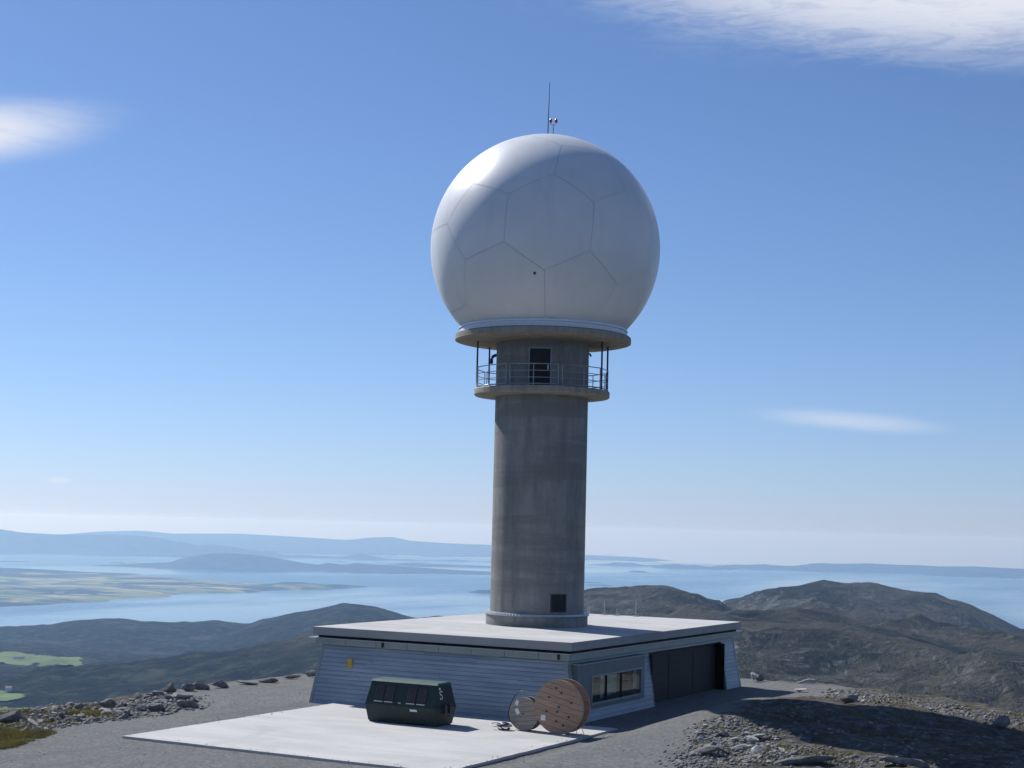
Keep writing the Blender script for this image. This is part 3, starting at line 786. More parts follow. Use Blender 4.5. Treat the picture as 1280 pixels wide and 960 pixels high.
# yellow sign, outlet pipe, roof posts
q = MB(); zc = ROOF - 1.72; o_ = off(zc) - 0.05
q.box((-12.5, Y0 + o_ - 0.03, zc - 0.24), (-12.2, Y0 + o_ + 0.02, zc + 0.24)); q.obj('yellow_sign', M['yellow'], B)['label'] = 'small yellow sign on the boarded front wall'
for x, h in ((-8.75, 0.95), (-7.9, 0.42), (-6.65, 0.95)):
    q = MB(); q.tube([(x, Y1 - 0.3, ROOF), (x, Y1 - 0.3, ROOF + h)], 0.035, 8); q.tube([(x, Y1 - 0.3, ROOF), (x, Y1 - 0.3, ROOF + 0.04)], 0.22, 12); q.obj('roof_post', M['steel'], B)
for x in (-10.4, -0.75):
    q = MB(); q.box((x, Y0 + 0.04, ZT + 0.02), (x + 0.09, Y0 + 0.139, ROOF - 0.556)); q.obj('rain_outlet', M['dark'], B)

# ------------------------------------------------------------------ radar tower
T = empty('radar_tower', (-7.3, 10.7, ROOF))
tag(T, 'tall round concrete radar tower topped by a white spherical radome', 'tower')
AZC = math.atan2(-75.44, 38.5)                     # towards the viewpoint
q = MB(); q.lathe([(0, 0.001), (2.77, 0.001), (2.77, 0.58), (2.60, 0.60), (2.3, 0.60)], 96); br = autosmooth(q.obj('base_ring', M['column'], T))
q = MB(); vs = []; NF = 190
for i in range(NF):
    w_ = 2 * math.pi * i / NF; k = 0.035 if i % 2 else 0.0
    for r, z in ((2.78 + k, 0.54), (2.83 + k, 0.585), (2.80 + k * 0.7, 0.66 + k * 0.5), (2.56, 0.70)): vs.append((r * math.cos(w_), r * math.sin(w_), z))
q.add(vs, [(i * 4 + k, ((i + 1) % NF) * 4 + k, ((i + 1) % NF) * 4 + k + 1, i * 4 + k + 1) for i in range(NF) for k in range(3)])
q.obj('flashing', M['gutter'], br)
# column in cast lifts: shallow joints between
prof = [(2.55, 0.3)]
prof += [(2.55, 15.45)]
q = MB(); q.lathe(prof, 128); col_o = autosmooth(q.obj('column', M['column'], T), 50)
def on_col(name, a_mid, half, z0, z1, r0, r1, mat, parent, n=8):
    q = MB(); vs = []
    for i in range(n + 1):
        w_ = a_mid - half + 2 * half * i / n
        for r in (r0, r1):
            for z in (z0, z1): vs.append((r * math.cos(w_), r * math.sin(w_), z))
    fs = [(0, 2, 3, 1), (4 * n, 4 * n + 1, 4 * n + 3, 4 * n + 2)]
    for i in range(n):
        a = 4 * i; c = a + 4
        fs += [(a + 2, c + 2, c + 3, a + 3), (a, a + 1, c + 1, c), (a, c, c + 2, a + 2), (a + 1, a + 3, c + 3, c + 1)]
    q.add(vs, fs); return q.obj(name, mat, parent)
ah = R_(-36.5)
h_ = on_col('access_hatch', ah, R_(8.6), 0.86, 1.70, 2.5, 2.575, M['dark'], T)
for s_ in (-1, 1): on_col('frame', ah + s_ * R_(9.5), R_(0.9), 0.80, 1.76, 2.5, 2.60, M['darksteel'], h_, 2)
on_col('frame', ah, R_(8.58), 1.702, 1.76, 2.5, 2.60, M['darksteel'], h_); on_col('frame', ah, R_(8.58), 0.80, 0.858, 2.5, 2.60, M['darksteel'], h_)
ad = R_(-66)
dr = on_col('door', ad, R_(12.4), 12.745, 14.80, 2.5, 2.565, M['dark'], T)
for s_ in (-1, 1): on_col('frame', ad + s_ * R_(13.2), R_(0.8), 12.745, 14.88, 2.5, 2.60, M['trim'], dr, 2)
on_col('frame', ad, R_(12.38), 14.802, 14.88, 2.5, 2.60, M['trim'], dr)
on_col('handle', R_(-56.3), R_(0.7), 13.68, 13.92, 2.57, 2.62, M['white_metal'], dr, 2)
# gallery
q = MB(); q.lathe([(2.545, 12.34), (3.66, 12.38), (3.73, 12.44), (3.73, 12.70), (3.70, 12.735), (2.545, 12.745)], 96); autosmooth(q.obj('gallery_floor', M['platform'], T), 30)
for k in range(8):
    a0 = R_(-91 + 45 * k); a1 = R_(-49.5 + 45 * k); am = (a0 + a1) / 2
    sec = empty('railing_section', (0, 0, 0)); sec.parent = T
    r = 3.66
    pa_, pb_ = (r * math.cos(a0), r * math.sin(a0)), (r * math.cos(a1), r * math.sin(a1))
    pm_ = ((r * 0.992) * math.cos(am), (r * 0.992) * math.sin(am))
    for px_, py_ in (pa_, pm_, pb_):
        q = MB(); q.tube([(px_, py_, 12.60), (px_, py_, 13.88)], 0.026, 8); q.obj('post', M['steel'], sec, True)
    for z, rr in ((13.88, 0.026), (13.52, 0.020), (13.16, 0.020), (12.82, 0.034)):
        q = MB(); q.tube([(*pa_, z), (*pm_, z), (*pb_, z)], rr, 8); q.obj('rail', M['steel'], sec, True)
for phi in (-80, -124, 62, 97, 150, 195):
    a = AZC + R_(phi); x, y = 3.63 * math.cos(a), 3.63 * math.sin(a)
    q = MB(); q.tube([(x, y, 12.4), (x, y, 15.42)], 0.05, 10); q.tube([(x, y, 15.36), (x, y, 15.41)], 0.12, 10); q.obj('hanger_rod', M['darksteel'], T, True)
# gooseneck vents
for phi, z in ((-96, 14.55), (97, 14.75)):
    a = AZC + R_(phi); dx, dy = math.cos(a), math.sin(a); pts = [(2.5 * dx, 2.5 * dy, z + 0.14)]
    big = phi < 0
    rr = 0.26 if big else 0.1
    for i in range(7):
        w_ = R_(90 - 15 * i); pts.append(((2.58 + rr * math.cos(w_)) * dx, (2.58 + rr * math.cos(w_)) * dy, z - rr + 0.14 + rr * math.sin(w_)))
    pts.append((pts[-1][0], pts[-1][1], pts[-1][2] - (0.22 if big else 0.05)))
    q = MB(); q.tube(pts, 0.085 if big else 0.05, 10); q.obj('vent_pipe', M['darksteel'], T, True)
# platform and radome skirt
q = MB(); q.lathe([(2.545, 15.30), (4.70, 15.38), (4.85, 15.42), (4.85, 15.69), (4.83, 15.715), (0.0, 15.715)], 128); plat = autosmooth(q.obj('platform', M['platform'], T), 30)
q = MB(); q.lathe([(4.60, 15.716), (4.80, 15.716), (4.80, 15.745), (4.60, 15.745)], 128); q.obj('sealing_strip', M['black'], plat)
q = MB(); q.lathe([(4.40, 15.746), (4.64, 15.746), (4.60, 16.02), (4.66, 16.04), (4.62, 16.15), (4.40, 16.17)], 128); autosmooth(q.obj('skirt_ring', M['white_metal'], T), 30)
# small fixings round the rim of the platform
# radome: twenty hexagons and twelve pentagons on a sphere
RC_, RR_ = Vector((0, 0, 20.63)), 6.36
CUT = 16.16
phi_ = (1 + 5 ** 0.5) / 2
ico = [Vector(v).normalized() for v in [(0, s1, s2 * phi_) for s1 in (-1, 1) for s2 in (-1, 1)] + [(s1, s2 * phi_, 0) for s1 in (-1, 1) for s2 in (-1, 1)] + [(s2 * phi_, 0, s1) for s1 in (-1, 1) for s2 in (-1, 1)]]
el_ = min((ico[0] - v).length for v in ico[1:])
nbr = {i: [j for j in range(12) if j != i and (ico[i] - ico[j]).length < el_ * 1.1] for i in range(12)}
polys = []
def order(c, pts):
    c = c.normalized(); a = (pts[0] - c * pts[0].dot(c)).normalized(); b_ = c.cross(a)
    return sorted(pts, key=lambda p: math.atan2(p.dot(b_), p.dot(a)))
for i in range(12):
    polys.append((ico[i], order(ico[i], [ico[i].lerp(ico[j], 1 / 3) for j in nbr[i]])))
for i in range(12):
    for j in nbr[i]:
        for k in nbr[i]:
            if i < j < k and k in nbr[j]:
                c = (ico[i] + ico[j] + ico[k]).normalized()
                polys.append((c, order(c, [ico[a].lerp(ico[b_], 1 / 3) for a in (i, j, k) for b_ in (i, j, k) if a != b_])))
c0_, p0_ = polys[12]
# turn one hexagon towards the viewpoint with two upright sides
view_n = (cR * 0.014 + cU * 0.16 - cF * 0.985).normalized()
mid = (p0_[0] + p0_[1]).normalized(); a_from = (mid - c0_ * mid.dot(c0_)).normalized(); b_from = c0_.cross(a_from)
a_to = (cR - cU * 0.10 - view_n * (cR - cU * 0.10).dot(view_n)).normalized(); b_to = view_n.cross(a_to)
A_ = Matrix((c0_, a_from, b_from)).transposed(); B_ = Matrix((view_n, a_to, b_to)).transposed()
ROT = B_ @ A_.inverted()
rad = empty('radome', (0, 0, 0)); rad.parent = T; rad['label'] = 'white spherical radome of hexagonal and pentagonal panels'
q = MB()
z_lo = math.asin((CUT - RC_.z) / (RR_ - 0.03))
q.lathe([((RR_ - 0.03) * math.cos(z_lo + (math.pi / 2 - z_lo) * i / 40), RC_.z + (RR_ - 0.03) * math.sin(z_lo + (math.pi / 2 - z_lo) * i / 40)) for i in range(41)], 96)
q.obj('joint_backing', M['seam'], rad, True)
K = 7
for c, pts in polys:
    c = (ROT @ c).normalized(); pts = [(ROT @ p).normalized() for p in pts]
    inr = min(((pts[i] + pts[(i + 1) % len(pts)]) / 2).normalized().angle(c) for i in range(len(pts)))
    sh = 1 - (0.012 / RR_) / inr
    pts = [c.lerp(p, sh) for p in pts]
    m_ = len(pts); vs = [c * RR_]; ringi = [[0]]; fs = []
    for k in range(1, K + 1):
        row = []
        for i in range(m_):
            for s_ in range(k):
                p = c.lerp(pts[i], k / K).lerp(c.lerp(pts[(i + 1) % m_], k / K), s_ / k)
                row.append(len(vs)); vs.append(p.normalized() * RR_)
        ringi.append(row)
    for k in range(1, K + 1):
        o, inn = ringi[k], ringi[k - 1]
        for i in range(m_):
            for s_ in range(k):
                a = o[i * k + s_]; b2 = o[(i * k + s_ + 1) % len(o)]
                ia = inn[(i * (k - 1) + s_) % len(inn)] if k > 1 else 0
                fs.append((a, b2, ia))
                if s_ < k - 1:
                    ib = inn[(i * (k - 1) + s_ + 1) % len(inn)]; fs.append((b2, ib, ia))
    edge = ringi[K]; e0 = len(vs)
    vs += [vs[i].normalized() * (RR_ - 0.028) for i in edge]
    ne = len(edge)
    for i in range(ne): fs.append((edge[i], e0 + i, e0 + (i + 1) % ne, edge[(i + 1) % ne]))
    if max(v.z for v in vs) + RC_.z < CUT + 0.02: continue
    o = mesh('panel', [v + RC_ for v in vs], fs, M['radome'], rad)
    bm = bmesh.new(); bm.from_mesh(o.data)
    if min(v.co.z for v in bm.verts) < CUT:
        bmesh.ops.bisect_plane(bm, geom=bm.verts[:] + bm.edges[:] + bm.faces[:], plane_co=(0, 0, CUT), plane_no=(0, 0, 1), clear_inner=True)
    bm.to_mesh(o.data); bm.free()
    me = o.data
    me.polygons.foreach_set('use_smooth', [True] * len(me.polygons))
    me.normals_split_custom_set_from_vertices([((v.co - RC_).normalized()) for v in me.vertices])
# drain spot on the radome, aerial and obstruction light
sp = (cR * -0.105 - cU * 0.274 - cF * 0.956).normalized()
q = MB(); q.tube([RC_ + sp * (RR_ - 0.02), RC_ + sp * (RR_ + 0.03)], 0.07, 10); q.obj('drain_plug', M['darksteel'], T)
q = MB(); q.tube([(0.0, 0, 26.95), (0.02, 0, 28.3), (0.05, 0, 30.15)], [0.030, 0.024, 0.015], 6); q.tube([(0, 0, 26.9), (0, 0, 27.05)], 0.09, 8); q.obj('lightning_rod', M['darksteel'], T)
lx, ly = 0.30 * cR.x, 0.30 * cR.y
ol = MB(); ol.tube([(lx, ly, 26.95), (lx, ly, 27.72)], 0.03, 8)
sx, sy = cR.x * 0.15, cR.y * 0.15
ol.tube([(lx - sx, ly - sy, 27.86), (lx - sx, ly - sy, 27.74), (lx, ly, 27.70), (lx + sx, ly + sy, 27.74), (lx + sx, ly + sy, 27.86)], 0.03, 8)
ol = ol.obj('obstruction_light', M['steel'], T)
for s_ in (-1, 1):
    q = MB(); q.tube([(lx + s_ * sx, ly + s_ * sy, 27.84), (lx + s_ * sx, ly + s_ * sy, 28.0), (lx + s_ * sx, ly + s_ * sy, 28.06)], [0.075, 0.075, 0.04], 10); q.obj('lamp', M['red'], ol)

# ------------------------------------------------------------------ waste container
M['green'] = simple('dark_green_paint', (0.006, 0.020, 0.018), 0.6, 0, 0.4, 3)
M['green_lid'] = simple('sunlit_green_lid', (0.030, 0.085, 0.075), 0.7, 0, 0.2, 3)  # lid lighter than the body: sunlight on its top put into the colour
M['paper'] = simple('white_label', (0.72, 0.72, 0.70), 0.7, 0, 0.06, 10)
PZ_ = 0.07
WC = empty('waste_container', (-5.97, -4.25, PZ_))
tag(WC, 'dark green closed waste container standing on the pale slab by the front wall', 'container')
lev = [(0.05, 1.80, 0.70), (0.72, 1.87, 0.88), (0.80, 1.89, 0.90), (0.88, 1.86, 0.88), (1.80, 1.75, 0.58)]
vs = []; fs = []
for z, hx, hy in lev: vs += [(-hx, -hy, z), (hx, -hy, z), (hx, hy, z), (-hx, hy, z)]
for k in range(len(lev) - 1):
    for i in range(4):
        j = (i + 1) % 4; fs.append((k * 4 + i, k * 4 + j, k * 4 + 4 + j, k * 4 + 4 + i))
fs += [(3, 2, 1, 0), (16, 17, 18, 19)]
body = bevel(mesh('body', vs, fs, M['green'], WC), 0.025)
q = MB(); q.hexa([(-1.79, -0.62, 1.802), (1.79, -0.62, 1.802), (1.79, 0.62, 1.802), (-1.79, 0.62, 1.802), (-1.72, -0.50, 1.90), (1.72, -0.50, 1.90), (1.72, 0.50, 1.90), (-1.72, 0.50, 1.90)])
bevel(q.obj('lid', M['green_lid'], WC), 0.015)
for s_ in (-1, 1):
    for x in (-1.5, 1.5):
        q = MB(); q.box((x - 0.25, -0.66 if s_ < 0 else 0.46, 0.0), (x + 0.25, -0.46 if s_ < 0 else 0.66, 0.049)); q.obj('skid', M['darksteel'], WC)
    q = MB(); q.box((s_ * 1.96 - 0.05, -0.30, 0.55), (s_ * 1.96 + 0.05, -0.12, 0.95)); q.box((s_ * 1.96 - 0.05, 0.12, 0.55), (s_ * 1.96 + 0.05, 0.30, 0.95)); q.obj('lifting_lug', M['darksteel'], WC)
def fy(z): return -(0.88 + (0.58 - 0.88) * (z - 0.88) / (1.80 - 0.88))   # front upper face
def slope_box(mb_, x0, x1, z0, z1, d0, d1):
    mb_.hexa([(x0, fy(z0) - d1, z0), (x1, fy(z0) - d1, z0), (x1, fy(z0) - d0, z0), (x0, fy(z0) - d0, z0), (x0, fy(z1) - d1, z1), (x1, fy(z1) - d1, z1), (x1, fy(z1) - d0, z1), (x0, fy(z1) - d0, z1)])
M['hatch'] = simple('dark_rubber_flap', (0.020, 0.018, 0.022), 0.5, 0, 0.25, 6)
M['rib'] = simple('worn_rib_paint', (0.10, 0.085, 0.09), 0.5, 0, 0.2, 6)
for x0 in (-1.42, -0.88, 0.28, 0.82):
    q = MB(); slope_box(q, x0, x0 + 0.48, 0.98, 1.68, -0.01, 0.03); hf = q.obj('hatch_flap', M['hatch'], WC)
    for k in range(5):
        q = MB(); slope_box(q, x0 + 0.05 + k * 0.09, x0 + 0.07 + k * 0.09, 1.04, 1.62, 0.031, 0.055); q.obj('rib', M['rib'], hf)
    q = MB(); slope_box(q, x0 + 0.03, x0 + 0.45, 0.94, 0.97, 0.0, 0.05); q.obj('handle', M['paper'], hf)
q = MB(); slope_box(q, -0.12, 0.02, 0.93, 0.96, 0.0, 0.03); q.obj('handle', M['paper'], WC)
q = MB(); ly_ = -0.905; q.hexa([(0.52, -0.878, 0.62), (0.88, -0.878, 0.62), (0.88, -0.86, 0.62), (0.52, -0.86, 0.62), (0.52, -0.915, 0.715), (0.88, -0.915, 0.715), (0.88, -0.89, 0.715), (0.52, -0.89, 0.715)]); q.obj('label_plate', M['paper'], WC)
# white marks on the end: a dot above an s-shaped figure
def endx(z): return 1.86 + (1.75 - 1.86) * (z - 0.88) / (1.80 - 0.88)
q = MB(); q.tube([(endx(1.66) - 0.01, -0.44, 1.66), (endx(1.66) + 0.012, -0.44, 1.66)], 0.055, 10); q.obj('mark', M['paper'], WC)
sp_ = [(0.10, 1.50), (0.06, 1.55), (-0.04, 1.56), (-0.10, 1.50), (-0.08, 1.43), (0.0, 1.39), (0.08, 1.34), (0.10, 1.27), (0.04, 1.21), (-0.05, 1.21), (-0.10, 1.26)]
q = MB(); q.tube([(endx(z) + 0.006, -0.36 + y_, z) for y_, z in sp_], 0.022, 6); q.obj('mark', M['paper'], WC)

# ------------------------------------------------------------------ cable drums
def wood_mat(name, base, grey):
    m, t, b = nmat(name)
    oi = N(t, 'ShaderNodeObjectInfo').outputs['Random']
    tcn = N(t, 'ShaderNodeTexCoord').outputs['Object']
    ad_ = N(t, 'ShaderNodeVectorMath', operation='ADD'); t.links.new(tcn, ad_.inputs[0])
    cb = N(t, 'ShaderNodeCombineXYZ'); t.links.new(tm(t, 'MULTIPLY', oi, 37.0), cb.inputs[1]); t.links.new(cb.outputs[0], ad_.inputs[1])
    g = noise(t, 2.0, 7, 0.65, ad_.outputs[0], stretch=(0.8, 9, 9)); n2 = noise(t, 2.5, 4, 0.6, ad_.outputs[0])
    c = ramp(t, g, [(0.3, tuple(k * 0.6 for k in base)), (0.55, base), (0.75, tuple(min(1, k * 1.25) for k in base))])
    c = mix(t, tm(t, 'MULTIPLY', sstep(t, n2, 0.4, 0.7), 0.6), c, grey)
    c = mix(t, tm(t, 'MULTIPLY', oi, 0.35), c, tuple(k * 0.6 for k in base))
    t.links.new(c, b.inputs['Base Color']); b.inputs['Roughness'].default_value = 0.85
    bump(t, b, g, 0.4, 0.01)
    return m
M['wood'] = wood_mat('brown_plank_wood', (0.43, 0.275, 0.185), (0.31, 0.25, 0.20))
M['oldwood'] = wood_mat('grey_weathered_wood', (0.36, 0.30, 0.245), (0.30, 0.28, 0.26))
M['cable'] = simple('black_cable', (0.015, 0.015, 0.017), 0.45, 0, 0.2, 10)
M['cable_white'] = simple('white_cable', (0.65, 0.65, 0.62), 0.5, 0, 0.1, 10)
def drum(loc, rz, R, width, nplank, tilt, mat, label, bolts, spin):
    e = empty('cable_drum', loc, rz); tag(e, label, 'cable drum')
    th = 0.07
    def flange(y0, y1, sgn):
        f = empty('flange', (0, 0, 0)); f.parent = e
        w_ = 2 * R / nplank
        for k in range(nplank):
            a, c = -R + k * w_ + 0.006, -R + (k + 1) * w_ - 0.006
            n_ = 8; top = []; 
            lo_ = [(-math.sqrt(max(R * R - v * v, 0)), v) for v in np.linspace(a, c, n_)]
            hi_ = [(math.sqrt(max(R * R - v * v, 0)), v) for v in np.linspace(c, a, n_)]
            poly = lo_ + hi_
            j = random.uniform(-0.006, 0.006)
            ct, st = math.cos(tilt * sgn), math.sin(tilt * sgn)
            P = [(x * ct - v * st, x * st + v * ct) for x, v in poly]; m_ = len(P)
            vs = [(x, y0 + j, z) for x, z in P] + [(x, y1 + j, z) for x, z in P]
            fs = [tuple(range(m_)), tuple(range(2 * m_ - 1, m_ - 1, -1))] + [(i, m_ + i, m_ + (i + 1) % m_, (i + 1) % m_) for i in range(m_)]
            mesh('plank', vs, fs, mat, f)
        return f
    ff_ = flange(-width / 2, -width / 2 + th, 1); flange(width / 2 - th, width / 2, -1)
    # staves of the core
    rc = R * 0.56; ns_ = 18; core_ = empty('core', (0, 0, 0)); core_.parent = e
    for i in range(ns_):
        a0, a1 = 2 * math.pi * i / ns_ + 0.01, 2 * math.pi * (i + 1) / ns_ - 0.01
        q_ = [(r * math.cos(a), y, r * math.sin(a)) for y in (-width / 2 + th + 0.008, width / 2 - th - 0.008) for r, a in ((rc - 0.05, a0), (rc, a0), (rc, a1), (rc - 0.05, a1))]
        q2 = MB(); q2.hexa(q_); q2.obj('stave', mat, core_)
    for br_, ba in bolts:
        x, z = br_ * math.cos(ba), br_ * math.sin(ba); yb = -width / 2
        q2 = MB(); q2.tube([(x, yb - 0.025, z), (x, yb + 0.01, z)], 0.05 if R > 1 else 0.035, 8); q2.obj('bolt', M['darksteel'], e)
    e.location.z += R
    return e
big_r, small_r = 1.17, 0.73
D1 = drum((1.16, -3.18, PZ_), R_(2), big_r, 0.78, 9, R_(-14), M['wood'], 'large brown wooden cable drum of planks standing at the slab corner',
          [(0.0, 0), (0.22, R_(-110))] + [(0.62, R_(20 + 60 * k)) for k in range(6)] + [(0.82, R_(100)), (0.80, R_(-75))], 0)
D2 = drum((-0.60, -3.22, PZ_), R_(-2), small_r, 0.5, 7, R_(8), M['oldwood'], 'smaller grey-brown wooden cable drum with paper labels beside the large drum',
          [(0.0, 0)], 0)
q = MB(); q.hexa([(x, y, z) for z in (-0.62, -0.38) for x, y in ((-0.84, -0.42), (-0.62, -0.42), (-0.62, -0.40), (-0.84, -0.40))]); q.obj('paper_label', M['paper'], D1)
for x, z, a, s_ in ((-0.30, 0.10, 0.5, 0.13), (-0.33, 0.46, -0.4, 0.11)):
    q = MB(); ca_, sa_ = math.cos(a), math.sin(a)
    c4 = [(-s_ * 0.7, -s_), (s_ * 0.7, -s_), (s_ * 0.7, s_), (-s_ * 0.7, s_)]
    P = [(x + u * ca_ - v * sa_, z + u * sa_ + v * ca_) for u, v in c4]
    q.hexa([(u, -0.275, v) for u, v in P] + [(u, -0.262, v) for u, v in P]); q.obj('paper_label', M['paper'], D2)
# cable wound on the small drum and a loose turn sticking out at the left
q = MB(); q.tube([(0.62 * math.cos(2 * math.pi * i / 40), 0, 0.62 * math.sin(2 * math.pi * i / 40)) for i in range(40)], 0.10, 8, closed=True); q.obj('wound_cable', M['cable'], D2, True)
q = MB(); pts = []
for i in range(26):
    w_ = R_(80 + 190 * i / 25); pts.append((-0.12 + 0.83 * math.cos(w_), 0.12 + 0.12 * math.sin(3 * w_), 0.10 + 0.86 * math.sin(w_) if i < 20 else max(-0.70, 0.10 + 0.86 * math.sin(w_))))
q.tube(pts, 0.022, 6); q.obj('loose_cable_turn', M['cable'], D2, True)
# coil lying on the slab
CO = empty('cable_coil', (-1.55, -3.72, PZ_)); tag(CO, 'tangled coil of black and white cable lying beside the small drum', 'cable')
rc_ = random.Random(5)
for k in range(9):
    q = MB(); cx, cy = rc_.uniform(-0.28, 0.28), rc_.uniform(-0.1, 0.1); r0 = rc_.uniform(0.14, 0.28); tz = rc_.uniform(-0.35, 0.35); ph = rc_.random() * 6
    pts = [(cx + r0 * math.cos(2 * math.pi * i / 20), cy + r0 * 0.8 * math.sin(2 * math.pi * i / 20), 0.06 + k * 0.025 + 0.5 * abs(tz) * r0 + r0 * tz * math.cos(2 * math.pi * i / 20 + ph)) for i in range(20)]
    q.tube(pts, 0.028, 6, closed=True); q.obj('cable_turn', M['cable_white'] if k % 3 == 2 else M['cable'], CO, True)
# loose strap ends by the large drum
ST = MB(); ST.tube([(1.85, -2.9, 0.3), (2.0, -3.05, 0.42), (2.2, -3.2, 0.22), (2.28, -3.3, 0.09)], 0.015, 5); ST.tube([(1.7, -2.85, 0.35), (1.82, -3.1, 0.3), (1.9, -3.25, 0.09)], 0.015, 5)
tag(ST.obj('binding_wire', M['cable_white']), 'short bent binding wires sticking out by the large cable drum', 'wire')

# ------------------------------------------------------------------ rocks
def rock_mat(name, cols):
    m, t, b = nmat(name)
    oi = N(t, 'ShaderNodeObjectInfo').outputs['Random']
    p = N(t, 'ShaderNodeNewGeometry').outputs['Position']
    n1 = noise(t, 3.5, 7, 0.68, p); n2 = noise(t, 1.1, 3, 0.6, p)
    c = ramp(t, n1, [(0.3, cols[0]), (0.5, cols[1]), (0.72, cols[2])])
    c = mix(t, tm(t, 'MULTIPLY', sstep(t, n2, 0.55, 0.7), 0.5), c, cols[3])
    c = mix(t, tm(t, 'MULTIPLY', oi, 0.45), c, tuple(k * 0.6 for k in cols[1]))
    t.links.new(c, b.inputs['Base Color']); b.inputs['Roughness'].default_value = 0.92; b.inputs['Specular IOR Level'].default_value = 0.25
    bump(t, b, n1, 0.8, 0.08)
    return m
M['rock'] = rock_mat('grey_lichened_rock', [(0.085, 0.082, 0.078), (0.215, 0.208, 0.198), (0.38, 0.37, 0.35), (0.16, 0.14, 0.095)])
M['pale_rock'] = rock_mat('pale_quartz_rock', [(0.30, 0.29, 0.27), (0.45, 0.44, 0.41), (0.60, 0.59, 0.56), (0.34, 0.32, 0.26)])
def rock_mesh(seed, sub=2, cuts=11, flat=0.75):
    rr = random.Random(seed)
    bm = bmesh.new(); bmesh.ops.create_icosphere(bm, subdivisions=sub, radius=1.0)
    for _ in range(cuts):
        n_ = Vector((rr.gauss(0, 1), rr.gauss(0, 1), rr.gauss(0, 1))).normalized(); d = rr.uniform(0.42, 0.86)
        for v in bm.verts:
            k = v.co.dot(n_) - d
            if k > 0: v.co -= n_ * k
    for v in bm.verts: v.co = Vector((v.co.x, v.co.y * 0.82, v.co.z * flat)) * rr.uniform(0.96, 1.04)
    me = bpy.data.meshes.new('rock'); bm.to_mesh(me); bm.free(); me.materials.append(M['rock'])
    return me
ROCKS = [rock_mesh(s) for s in range(10)]
PALE = []
for s in range(3):
    me = rock_mesh(40 + s, flat=0.6); me.materials.clear(); me.materials.append(M['pale_rock']); PALE.append(me)
def rock(x, y, s, label, group=None, name='rock', rz=None, flat=1.0, sink=0.3, pale=False, wide=1.0, tilt=0.3):
    me = random.choice(PALE if pale else ROCKS)
    o = bpy.data.objects.new(name, me); COL.objects.link(o)
    o.scale = (s * wide, s, s * flat); o.rotation_euler = (random.uniform(-tilt, tilt), random.uniform(-tilt, tilt), random.uniform(0, 6.28) if rz is None else rz)
    o.location = (x, y, gz(x, y) + s * 0.6 * flat * (1 - sink * 2))
    return tag(o, label, 'rock', group)

def near_sight(u, v):
    d = cF + cR * ((u - 640) / 1929.1) + cU * ((480 - v) / 1929.1); hl = math.hypot(d.x, d.y)
    D = np.arange(50, 150, 0.2); X = CAM.x + d.x / hl * D; Y = CAM.y + d.y / hl * D; Z = CAM.z + d.z / hl * D
    T = ground_z(X, Y)[0]; k = np.nonzero(T > Z)[0]; i = k[0] if len(k) else int(np.argmin(Z - T))
    return float(X[i]), float(Y[i])
# boulders set out along the left edge of the gravel
random.seed(21)
for u, v, s, w, fl, pale, lab in [
    (389, 847, 0.36, 1.2, 0.9, False, 'boulder on the gravel edge nearest the left corner of the building'),
    (363, 849, 0.36, 1.7, 0.55, False, 'flat boulder second from the building on the left gravel edge'),
    (337, 853.5, 0.40, 1.9, 0.6, False, 'long low boulder third from the building on the left gravel edge'),
    (309, 856, 0.36, 2.1, 0.5, False, 'dark low boulder fourth from the building on the left gravel edge'),
    (275, 860, 0.42, 1.4, 0.85, False, 'pale-topped boulder between the low dark boulder and the rock pile'),
    (252, 862, 0.36, 1.5, 0.8, False, 'boulder just right of the rock pile, on the drop edge'),
    (237, 864, 0.38, 1.2, 0.9, False, 'upright boulder behind the right end of the rock pile'),
    (212, 867, 0.42, 1.1, 1.1, False, 'pointed boulder at the back of the rock pile'),
    (226, 876, 0.50, 1.4, 0.8, True, 'large pale boulder on top of the left rock pile'),
    (196, 889, 0.46, 1.4, 0.75, False, 'large dark boulder at the front of the left rock pile'),
    (236, 885, 0.40, 1.6, 0.7, False, 'broad boulder at the right foot of the left rock pile'),
    (136, 884, 0.42, 1.3, 0.8, False, 'dark boulder standing alone left of the rock pile on the skyline'),
    (12, 905, 0.62, 1.7, 0.7, False, 'big grey boulder at the left edge of the picture'),
    (942.5, 852, 0.36, 0.9, 1.5, True, 'upright white stone nearest the right corner of the building'),
    (950, 851, 0.30, 1.0, 1.1, False, 'stone beside the upright white stone at the far gravel edge'),
    (986, 853, 0.36, 1.9, 0.8, True, 'white-edged stone midway along the far gravel edge'),
    (1008, 855, 0.36, 2.0, 0.8, True, 'white-edged long stone near the right of the far gravel edge'),
    (1033, 855, 0.34, 1.9, 0.7, True, 'rightmost long pale stone on the far gravel edge'),
    (1000, 865, 0.28, 1.7, 0.7, True, 'single white stone lying on the gravel right of the building'),
    (1062, 880, 0.45, 1.1, 1.1, False, 'dark rounded boulder rising at the upper edge of the tower shadow'),
    (1252, 910, 0.50, 1.2, 0.9, False, 'grey boulder near the right edge just above the shadow'),
    (880, 944, 0.5, 2.0, 0.5, False, 'long dark-faced boulder at the lower left of the right rubble heap'),
    (940, 932, 0.36, 0.9, 1.1, True, 'pale upright block in the middle of the right rubble heap'),
    (946, 924, 0.30, 1.5, 0.6, True, 'white flat stone on top of the right rubble heap'),
    (925, 938, 0.36, 1.6, 0.6, True, 'pale flat stone in the right rubble heap'),
    (1130, 957, 0.70, 2.0, 0.4, False, 'broad flat outcrop stone on the lower edge of the shadow'),
    (1010, 955, 0.60, 2.2, 0.35, False, 'broad low slab of rock at the bottom right of the picture')]:
    x, y = near_sight(u, v)
    rock(x, y, s, lab, name='boulder', rz=0.5, flat=fl, pale=pale, wide=w, tilt=0.18, sink=0.02)
